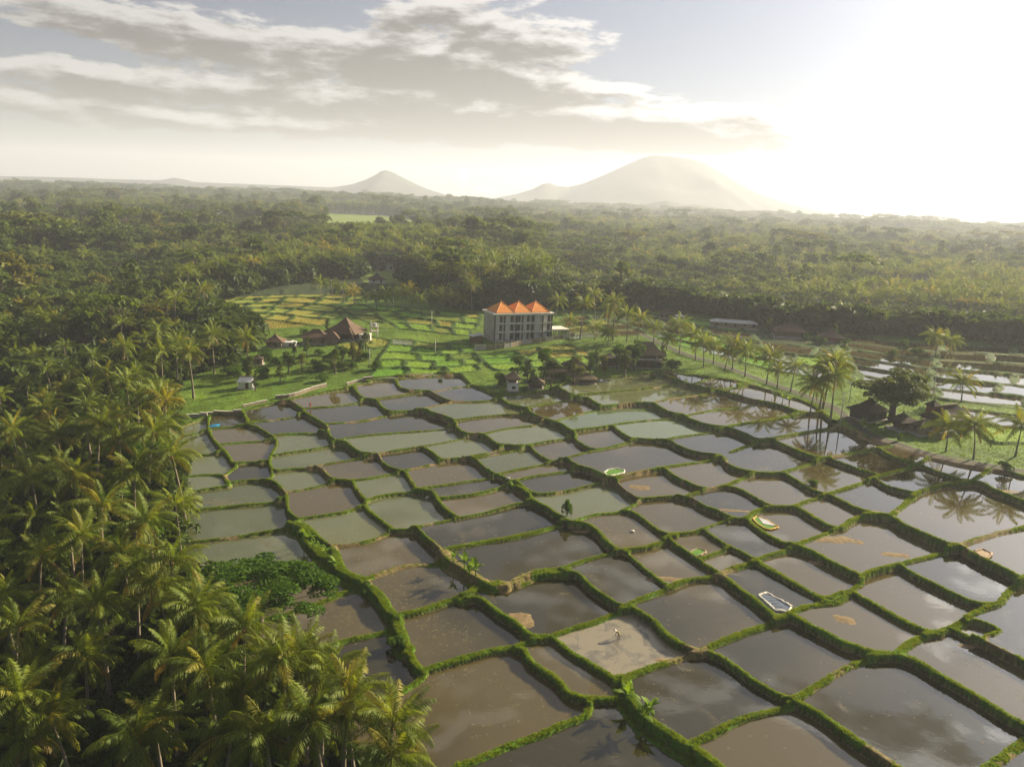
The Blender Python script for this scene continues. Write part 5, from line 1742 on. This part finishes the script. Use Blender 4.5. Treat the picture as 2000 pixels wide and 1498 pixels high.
# dark compound at the right
house("dark thatched house left under the big compound tree", 1694, 818, 7.5, 6, 2.4, 3.0, 0.5, M_DTHATCH, M_DARK, 1.5, name="compound_house")
house("long dark thatched house at the right of the compound", 1848, 836, 11.5, 6, 2.8, 3.2, 0.42, M_DTHATCH, M_STONE, None, 1.0, name="compound_house")
house("small dark pavilion behind the compound tree trunk", 1760, 838, 5, 4.5, 2.2, 2.0, 0.3, M_DTHATCH, M_WOOD, 0.0, 0.8, 0.4, True, "pavilion", "pavilion")
house("low dark kitchen hut in front of the long compound house", 1800, 846, 5.2, 4, 2.0, 1.3, 0.35, M_DTHATCH, M_STONE, None, 0.5, name="hut", cat="hut")
p = place(1818, 822)
t = thing("shrine_tower", "slim dark shrine tower rising between the compound roofs", "shrine", p, 0.4)
MB().box(-1.2, 1.2, -1.2, 1.2, -0.5, 4.6).build("wall", M_BRICK, t)
MB().hip(0, 0, 3.4, 3.4, 4.6, 1.6, 0.0, 0.2, 0.12).build("roof", M_DTHATCH, t)
MB().cyl(0, 0, 6.0, 6.8, 0.14, 0.03, 6).build("finial", M_STONE, t)

def wall_line(label, pxs, h, m, name="retaining_wall", th=0.35):
    P = [place(*q) for q in pxs]
    pts = catmull(np.array([(q.x, q.y) for q in P]), 1.6)
    t = thing(name, label, "wall", P[0])
    z0 = P[0].z
    for i in range(len(pts) - 1):
        a, b_ = pts[i], pts[i + 1]
        an, l_ = math.atan2(b_[1] - a[1], b_[0] - a[0]), math.hypot(*(b_ - a))
        zz = max(float(ground_z(np.float64(q[0]), np.float64(q[1]))) for q in (a, b_)) - z0
        hh = h * random.uniform(0.94, 1.04)
        o = MB().box(0.0, l_ - 0.015, -th / 2, th / 2, -1.6, hh).build("block", m, t)
        o.location = (a[0] - P[0].x, a[1] - P[0].y, zz); o.rotation_euler = (0, 0, an)
        o = MB().box(0.02, l_ - 0.03, -th / 2 - 0.06, th / 2 + 0.06, hh, hh + 0.1).build("coping", M_CONCL, t)
        o.location = (a[0] - P[0].x, a[1] - P[0].y, zz); o.rotation_euler = (0, 0, an)
    return t
wall_line("sunlit stone retaining wall curving above the upper left paddies", [(538, 779), (563, 777), (585, 771), (608, 763), (638, 755)], 1.0, M_STONE)
wall_line("short stone retaining wall below the bright green fields", [(677, 753), (700, 747), (728, 741)], 0.8, M_STONE)
wall_line("grey retaining wall at the far left corner of the paddies", [(338, 817), (375, 815), (405, 812)], 0.8, M_CONC)
wall_line("low retaining wall right of the grey corner wall", [(406, 809), (440, 808), (472, 804)], 0.6, M_STONE)
wall_line("thin stone wall under the white shed's slope", [(474, 796), (500, 790), (522, 785)], 0.6, M_STONE)
wall_line("stone garden wall of the compound facing the road", [(1812, 852), (1835, 858), (1862, 850)], 1.6, M_STONE, "garden_wall")

p = place(731, 657)
t = thing("water_tower", "open concrete frame with raised water tank beside the large villa", "water tower", p, 0.1)
for sx in (-1.3, 1.3):
    for sy in (-1.2, 1.2):
        MB().box(sx - 0.16, sx + 0.16, sy - 0.16, sy + 0.16, -0.5, 6.2 if sx < 0 else 5.2).build("column", M_CONCL, t)
for z in (2.1, 4.0):
    MB().box(-1.6, 1.6, -1.5, 1.5, z, z + 0.22).build("platform", M_CONC, t)
MB().cyl(0.2, 0, 4.22, 5.6, 0.75, 0.75, 12).build("tank", M_METAL, t)
house("square pale stone pump house next to the water tower", 713, 663, 4.6, 3.6, 2.2, 0.3, 0.1, M_CONCL, M_CONCL, None, 0.15, 0.1, name="pump_house", cat="pump house", flare=0.0)

# ------------------------------------------------------------------ poles
def pole(px, py, hpx, label, m=None, arm=True):
    p = place(px, py)
    h = hpx * mpp(p) / math.cos(PITCH)
    t = thing("utility_pole", label, "pole", p)
    MB().cyl(0, 0, -0.5, h, 0.16, 0.10, 8).build("shaft", m or M_CONCL, t, True)
    if arm:
        MB().box(-0.8, 0.8, -0.05, 0.05, h - 0.55, h - 0.42).build("crossarm", M_WOOD, t)
        for x in (-0.7, 0.0, 0.7):
            MB().cyl(x, 0, h - 0.42, h - 0.22, 0.06, 0.04, 6).build("insulator", M_WHITE, t)
for a in [(547, 746, 32, "white pole on the grass slope right of the white shed"), (722, 712, 30, "pole left of the bright green fields, below the pump house"), (850, 692, 29, "pole on the green bank left of the hotel wall"),
          (843, 638, 30, "pole in the green field between villas and hotel"), (627, 546, 14, "pole at the top edge of the golden terraces"), (733, 600, 34, "pole in front of the palm belt"),
          (768, 605, 30, "pole in the palm belt, right of the other belt pole"), (1640, 832, 68, "tall pale pole at the roadside bend beside the compound"), (1658, 786, 50, "thin pole behind the roadside palms near the compound"),
          (1822, 770, 42, "thin pole in the bright far paddies behind the compound"), (648, 560, 14, "short pole in the left end of the palm belt"), (1520, 437, 14, "far mast above the hazy forest")]:
    pole(*a, arm=a[2] > 20)

# ------------------------------------------------------------------ seedbeds in the water
def seedbed(label, pxs, rim, inner, rimr=0.22, inner_z=0.12):
    P = [place(*q) for q in pxs]
    z = max(min(q.z for q in P) + 0.16, 0.0) if False else np.median([q.z for q in P]) + 0.18
    c = sum((q.xy for q in P), Vector((0, 0))) / len(P)
    t = thing("seedbed", label, "seedbed", (c.x, c.y, z))
    Q = np.array([(q.x - c.x, q.y - c.y) for q in P])
    L = np.vstack([np.linspace(Q[i_], Q[(i_ + 1) % len(Q)], 6, endpoint=False) for i_ in range(len(Q))] + [Q[:1]])
    jit = np.random.default_rng(len(label))
    L = L + jit.normal(0, 0.05, L.shape); L[-1] = L[0]
    V, F = tube(np.column_stack([L, 0.06 + jit.normal(0, 0.03, len(L))]), rimr * (1 + jit.normal(0, 0.15, len(L))), 7)
    new_obj("rim", np_mesh("rim", V, F, True, (rim,)), t)
    n = len(Q)
    MB().poly([(x, y, inner_z - 0.02) for x, y in Q] + [(x, y, -0.5) for x, y in Q], [tuple(range(n)) if np.cross(Q[1] - Q[0], Q[2] - Q[1]) > 0 else tuple(range(n))[::-1]] +
              [(i, n + i, n + (i + 1) % n, (i + 1) % n) for i in range(n)]).build("bed", inner, t)
    return t, Q, z
M_SACK = simple_mat("white_sacking", (0.78, 0.72, 0.62), 0.8, 0.15, 3.0, bmp=0.04)
M_YEL = simple_mat("yellow_sacking", (0.62, 0.36, 0.03), 0.7, 0.15, 3.0)
M_BLUE = simple_mat("blue_net", (0.05, 0.08, 0.13), 0.6, 0.3, 3.0)
M_SEEDG = simple_mat("seedling_bed", (0.07, 0.19, 0.012), 0.9, 0.35, 3.0, bmp=0.08)
M_MUDB = simple_mat("dry_mud", (0.33, 0.24, 0.15), 0.9, 0.25, 2.0)
M_TARP = simple_mat("blue_tarp", (0.02, 0.22, 0.42), 0.5, 0.15, 1.5)
M_SILV = simple_mat("silver_sheet", (0.5, 0.5, 0.5), 0.35, 0.2, 2.0)
t, Q, z = seedbed("long seedbed with blue net inside white sacking rim", [(1482, 1165), (1497, 1160), (1517, 1171), (1546, 1187), (1541, 1194), (1514, 1194), (1500, 1182)], M_SACK, M_BLUE, 0.2)
for k in range(6):
    f = (k + 0.5) / 6
    a, b_ = Q[0] * (1 - f) + Q[6 - 0] * f if False else Q[0] * (1 - f) + Q[5] * f, Q[1] * (1 - f) + Q[4] * f
    V, F = tube([(*a, 0.15), (*((a + b_) / 2), 0.17), (*b_, 0.15)], [0.035] * 3, 5)
    new_obj("net_rib", np_mesh("net_rib", V, F, False, (M_SILV,)), t)
seedbed("oval seedbed of green shoots inside a white sacking rim", [(1180, 925), (1188, 919), (1205, 917), (1219, 920), (1218, 926), (1203, 929), (1188, 930)], M_SACK, M_SEEDG, 0.18)
t, Q, z = seedbed("seedbed with bright yellow rim and silver sheet", [(1470, 1016), (1478, 1010), (1500, 1019), (1520, 1032), (1505, 1037), (1492, 1034), (1480, 1026)], M_YEL, M_SEEDG, 0.18)
q = (Q[1] + Q[2]) / 2; e = Q[3]
MB().poly([(*(Q[1] * 0.85), 0.16), (*(Q[2] * 0.9), 0.2), (*(Q[3] * 0.8), 0.2), (*((Q[0] + Q[4]) * 0.2), 0.16), (*(Q[1] * 0.85), 0.12), (*(Q[2] * 0.9), 0.16), (*(Q[3] * 0.8), 0.16), (*((Q[0] + Q[4]) * 0.2), 0.12)],
          [(0, 3, 2, 1), (4, 5, 6, 7), (0, 1, 5, 4), (1, 2, 6, 5), (2, 3, 7, 6), (3, 0, 4, 7)]).build("silver_sheet", M_SILV, t)
seedbed("small square seedbed of bright green shoots", [(1348, 1080), (1363, 1073), (1380, 1079), (1368, 1087), (1352, 1087)], M_MUDB, M_SEEDG, 0.16)
seedbed("small tan mud bed with raised rim in the weedy right paddy", [(1903, 1080), (1918, 1076), (1937, 1085), (1928, 1094), (1912, 1090)], M_MUDB, M_MUDB, 0.2)
p = place(419, 834)
t = thing("tarpaulin", "blue tarpaulin spread on the bund of the upper left paddy", "tarpaulin", (p.x, p.y, p.z + 0.12), 0.3)
MB().poly([(-1.3, -0.9, 0.1), (1.1, -0.8, 0.25), (1.5, 0.9, 0.4), (-1.0, 1.0, 0.3), (0.1, 0, 0.5), (-1.3, -0.9, 0.04), (1.1, -0.8, 0.19), (1.5, 0.9, 0.34), (-1.0, 1.0, 0.24)],
          [(0, 1, 4), (1, 2, 4), (2, 3, 4), (3, 0, 4), (5, 8, 7, 6), (0, 5, 6, 1), (1, 6, 7, 2), (2, 7, 8, 3), (3, 8, 5, 0)]).build("sheet", M_TARP, t)
for k, (x, y) in enumerate([(992, 942), (1235, 1040), (835, 966)]):
    p = place(x, y)
    t = thing("sack", ["white sack lying on the bund crossing below the shrine paddies", "white sack on the bund left of the green seedbed", "pale sack on the bund among the planted paddies"][k], "sack", p, 0.4 * k)
    V, F = tube([(-0.45, 0, 0.15), (-0.35, 0, 0.24), (0.0, 0.02, 0.28), (0.32, 0, 0.24), (0.45, 0, 0.15)], [0.06, 0.24, 0.28, 0.22, 0.05], 8)
    new_obj("bag", np_mesh("bag", V, F, True, (M_SACK,)), t)

# ------------------------------------------------------------------ banana plants, shrubs and garden trees
def paddle_leaf(r, L, lift, bend):
    seg = 7
    s = np.linspace(0, 1, seg)
    ang = np.radians(lift - bend * s ** 1.3)
    pts = np.zeros((seg, 3))
    for i in range(1, seg):
        a = 0.5 * (ang[i] + ang[i - 1])
        pts[i] = pts[i - 1] + L / (seg - 1) * np.array([math.cos(a), 0, math.sin(a)])
    w = 0.17 * L * np.array([0.12, 0.5, 0.95, 1.0, 0.9, 0.6, 0.08])
    V, F = [], []
    for i in range(seg):
        V += [pts[i] + (0, w[i], -0.25 * w[i]), pts[i], pts[i] + (0, -w[i], -0.25 * w[i])]
    for i in range(seg - 1):
        for j in (0, 1):
            F.append((3 * i + j, 3 * i + j + 1, 3 * i + j + 4, 3 * i + j + 3))
    return np_mesh("leaf", np.array(V), np.array(F), True, (M_BANANA,))
PADDLES = [paddle_leaf(rr, 2.2, l_, b_) for l_, b_ in ((80, 40), (65, 75), (50, 95), (72, 60))]
_st = tube([(0, 0, -0.3), (0, 0, 0.8), (0.05, 0, 1.5)], [0.16, 0.13, 0.08], 7)
STEM = np_mesh("stem", _st[0], _st[1], True, (M_BANANA,))
def banana(p, s_, label, group):
    t = thing("banana_plant", label, "banana plant", p, pr.uniform(0, 6.28), group)
    t.scale = (s_, s_, s_)
    new_obj("stem", STEM, t)
    for k in range(8):
        o = new_obj("leaf", PADDLES[k % 4], t)
        o.location = (0, 0, 1.4)
        o.rotation_euler = (0, pr.uniform(-0.15, 0.15), k * 0.85 + pr.uniform(-0.3, 0.3))
        o.scale = [pr.uniform(0.75, 1.1)] * 3
BAN = [(593, 1058, 1.0, "planted strip of bananas between the left paddies"), (601, 1064, 1.1, 0), (611, 1076, .9, 0), (623, 1078, .8, 0), (636, 1090, 1.0, 0), (655, 1112, 1.1, 0),
       (886, 1108, .9, "banana clump on the grassy spit"), (907, 1122, 1.3, 1), (917, 1126, 1.4, 1), (929, 1124, 1.2, 1), (1222, 1375, 1.2, "bananas on the broad bund at the bottom"), (1254, 1418, 1.3, 2), (1266, 1400, 1.1, 2),
       (1512, 783, 1.2, "bananas between the road palms and paddies"), (1528, 787, 1.2, 3), (1541, 790, 1.1, 3), (1685, 838, 1.2, 3), (1709, 850, 1.0, 3), (608, 1448, 1.2, "bananas under the palms at the grove foot"), (618, 1455, 1.1, 4), (597, 1455, 1.2, 4), (635, 1462, 1.0, 4)]
gname, count = "", 0
for (x, y, s_, lb) in BAN:
    if isinstance(lb, str):
        gname, count = lb, 0
    count += 1
    loc = {"planted": "on the planted strip between left paddies", "banana": "on the grassy spit in mid picture", "bananas": gname.replace("bananas ", "")}[gname.split()[0]]
    banana(place(x, y), s_ * 0.78, "banana plant %s, %s from the left" % (loc, ORD[count - 1]), gname)

SHRUB_G = [(1107, 1008, .95, "tall", "slim grey-green shrub standing on the bund crossing, mirrored in the paddy"), (1584, 948, .8, "bush", "round bush on the bund in the right paddies"),
  (1964, 918, .9, "bush", "clipped round bush by the road at the right edge"), (970, 742, .5, "tall", "narrow shrub left of the white shrine"), (1757, 862, .55, "tall", "slender leafy shrub on the verge before the compound"),
  (1026, 765, .6, "bush", "small bush at the right foot of the white shrine"), (860, 745, .5, "bush", "small shrub among the upper paddies"), (1275, 742, .7, "bush", "shrub below the big thatched house"),
  (716, 1150, .7, "bush", "lush bush at the joint of two broad bunds"), (775, 1262, .9, "bush", "bush on the bund right of the grove"), (1625, 830, .8, "bush", "bush at the roadside bend under the palms")]
for k_, (x, y, s_, kd, lb) in enumerate(SHRUB_G):
    broadleaf(place(x, y), kd, (0.62 * s_, 0.62 * s_, 1.75 * s_) if kd == "tall" else s_ * 0.9, lb, None, "shrub", "shrub", TREES_NEAR["bush"][k_ % 3])
GARDEN = [(645, 705), (620, 722), (590, 726), (665, 648), (705, 695),  (470, 706), (520, 696), (440, 728), (560, 706), (600, 696), (540, 712), (1030, 748), (1062, 748), (1076, 756), (1100, 745),
          (1152, 735), (1165, 722), (1205, 724), (1312, 722), (1292, 716), (1238, 724), (1742, 694), (1762, 697), (1790, 694), (1630, 668), (1600, 670), (1575, 664), (1500, 650), (1470, 640), (640, 650), (655, 655), (596, 655),
           (690, 715), (735, 720), (670, 725), (1180, 735), (1220, 735), (1120, 752), (980, 750), (1040, 760), (1010, 745), (1650, 672), (1560, 652), (1530, 652), (1440, 630), (1340, 612)]
SLOPE = poly_world([(425, 735), (500, 700), (620, 690), (725, 684), (715, 725), (650, 742), (560, 772), (470, 778), (400, 768)])
_q = np.random.default_rng(77)
for _ in range(28):
    while True:
        gx, gy = _q.uniform(SLOPE[:, 0].min(), SLOPE[:, 0].max()), _q.uniform(SLOPE[:, 1].min(), SLOPE[:, 1].max())
        if inside(SLOPE, np.array([gx]), np.array([gy]))[0]:
            break
    v = Vector((gx, gy, float(z_plain(np.float64(gx), np.float64(gy))))) - Vector((0, 0, CAM_H))
    d_ = v.dot(C_F)
    GARDEN.append((1000 + v.dot(C_R) / d_ * FPX, 749 - v.dot(C_U) / d_ * FPX))
for k, (x, y) in enumerate(GARDEN):
    right = x > 1400
    q_ = place(x, y)
    if any(rd_ >= 2.4 and math.hypot(q_.x - ox, q_.y - oy) < rd_ + 2.0 for ox, oy, rd_ in OCC) and x < 960:
        continue
    kd = ("bush", "bush", "round", "bush", "tall")[k % 5] if not (980 < x < 1330) else ("round", "round", "bush", "tall")[k % 4]
    s_ = {"bush": 1.25, "round": 0.62, "tall": 0.5}[kd] * pr.uniform(0.85, 1.2) * (1.25 if 960 < x < 1330 else 1.0)
    where = ("in the dark garden around the shrine" if 960 < x < 1330 else "in the hedge along the right forest edge" if right else "on the green slope around the villas")
    sort_ = {"bush": "low spreading shrub", "round": "rounded garden tree", "tall": "upright garden tree"}[kd]
    a, b_ = TREES_NEAR[kd][pr.integers(3)]
    broadleaf(place(x, y), kd, s_, "%s %s" % (sort_, where), sort_ + " " + where, "shrub" if kd == "bush" else "tree", "shrub" if kd == "bush" else "garden_tree")
# two big single trees
bt = tree_meshes(rr, "spread", 12500, 0.22, M_LEAFB)
broadleaf(crown_place(505, 1140, 8.6), "umbrella", (1.6, 1.6, 0.9), "big spreading bright green tree beside the lower left paddies", None, "tree", "spreading_tree", bt)
bt = tree_meshes(rr, "dome", 9000, 0.24, M_LEAF)
broadleaf(place(1742, 822), "round", (2.1, 2.1, 1.4), "big dark broad tree over the compound at the right", None, "tree", "compound_tree", bt)

for (x, y, s_, lb) in [(541, 500, (2.1, 2.1, 2.3), "dark towering tree, tallest of the far trees right of the ravine"), (517, 492, (1.5, 1.5, 1.9), "dark rounded tree just left of the tallest far tree"),
                       (470, 440, (2.2, 2.2, 2.6), "lone dark dome tree near the far tiled houses"), (590, 455, (2.6, 2.6, 1.9), "broad dark tree right of the far houses"), (250, 470, (2.6, 2.6, 1.8), "broad spreading crown on the ravine's far rim")]:
    q_ = place(x, y)
    broadleaf(q_, "round", s_, lb, None, "tree", "emergent_tree", bt)

# ------------------------------------------------------------------ people
def person(label, loc, rz, joints, edges, rad, clothes, hat=None):
    me = bpy.data.meshes.new("person")
    me.from_pydata(joints, edges, [])
    o = new_obj("person", me)
    o.location = loc; o.rotation_euler = (0, 0, rz)
    md = o.modifiers.new("skin", "SKIN")
    for i, v in enumerate(me.skin_vertices[0].data if me.skin_vertices else []):
        v.radius = (rad[i], rad[i])
    sv = me.skin_vertices[0].data
    sv[0].use_root = True
    o.modifiers.new("sub", "SUBSURF").levels = 1
    me.materials.append(clothes)
    tag(o, label, "person")
    return o
M_SHIRT = simple_mat("faded_shirt", (0.24, 0.20, 0.10), 0.9, 0.4, 4.0)
M_REDS = simple_mat("red_shirt", (0.55, 0.07, 0.03), 0.9, 0.2, 4.0)
def body(bent):
    # 0 pelvis 1 chest 2 neck 3 head ; legs 4-9 ; arms 10-15 ; fingers after
    if bent:
        J = [(0, 0, .86), (0, .30, 1.10), (0, .45, 1.14), (0, .58, 1.12), (-.13, .02, .8), (-.15, .10, .44), (-.16, .0, -.12), (.13, .02, .8), (.15, -.1, .44), (.16, -.22, -.12),
             (-.2, .34, 1.08), (-.24, .42, .8), (-.2, .5, .56), (.2, .34, 1.08), (.24, .44, .8), (.2, .52, .56)]
    else:
        J = [(0, 0, .92), (0, 0, 1.32), (0, 0, 1.48), (0, .02, 1.62), (-.11, 0, .86), (-.12, .02, .46), (-.12, 0, .03), (.11, 0, .86), (.12, .02, .46), (.12, 0, .03),
             (-.2, 0, 1.38), (-.25, 0, 1.1), (-.24, .06, .84), (.2, 0, 1.38), (.25, 0, 1.1), (.24, .06, .84)]
    E = [(0, 1), (1, 2), (2, 3), (0, 4), (4, 5), (5, 6), (0, 7), (7, 8), (8, 9), (1, 10), (10, 11), (11, 12), (1, 13), (13, 14), (14, 15)]
    Rd = [.15, .16, .06, .11, .10, .07, .05, .10, .07, .05, .07, .05, .035, .07, .05, .035]
    for wr, sd in ((12, -1), (15, 1)):
        w = J[wr]
        for q in range(5):
            J.append((w[0] + (q - 2) * .022 + (sd * -.03 if q == 0 else 0), w[1] + .03, w[2] - (.07 if q == 0 else .115 - .01 * abs(q - 2.5))))
            E.append((wr, len(J) - 1)); Rd.append(.009)
    return J, E, Rd
p = place(1208, 1249)
pz = float(level[lab[grid_ij(1208, 1249)]]) if lab[grid_ij(1208, 1249)] > 0 else p.z
J, E, Rd = body(True)
f = person("farmer bending over in the grey churned mud paddy", (p.x, p.y, pz), 1.2, J, E, Rd, M_SHIRT)
ha = MB()
ha.poly([(.27 * math.cos(k * .6283), .64 + .27 * math.sin(k * .6283), 1.17) for k in range(10)] + [(0, .62, 1.36)], [(k, (k + 1) % 10, 10) for k in range(10)] + [tuple(range(10))[::-1]])
ha.build("hat", M_SACK, f)
p = place(606, 797)
J, E, Rd = body(False)
person("person in red standing on the bund of the upper left paddies", p, 2.6, J, E, Rd, M_REDS)

# ------------------------------------------------------------------ look-alikes that share a label are told apart by their order in the picture
same = {}
for o in bpy.data.objects:
    if o.parent is None and o.get("category") and o.get("kind") is None:
        same.setdefault(o["label"], []).append(o)
for lb, lst in same.items():
    if 1 < len(lst) <= len(ORD):
        def px_of(o):
            v = o.location - Vector((0, 0, CAM_H))
            return v.dot(C_R) / v.dot(C_F)
        for k, o in enumerate(sorted(lst, key=px_of)):
            o["label"] = "%s, %s from the left" % (lb, ORD[k])
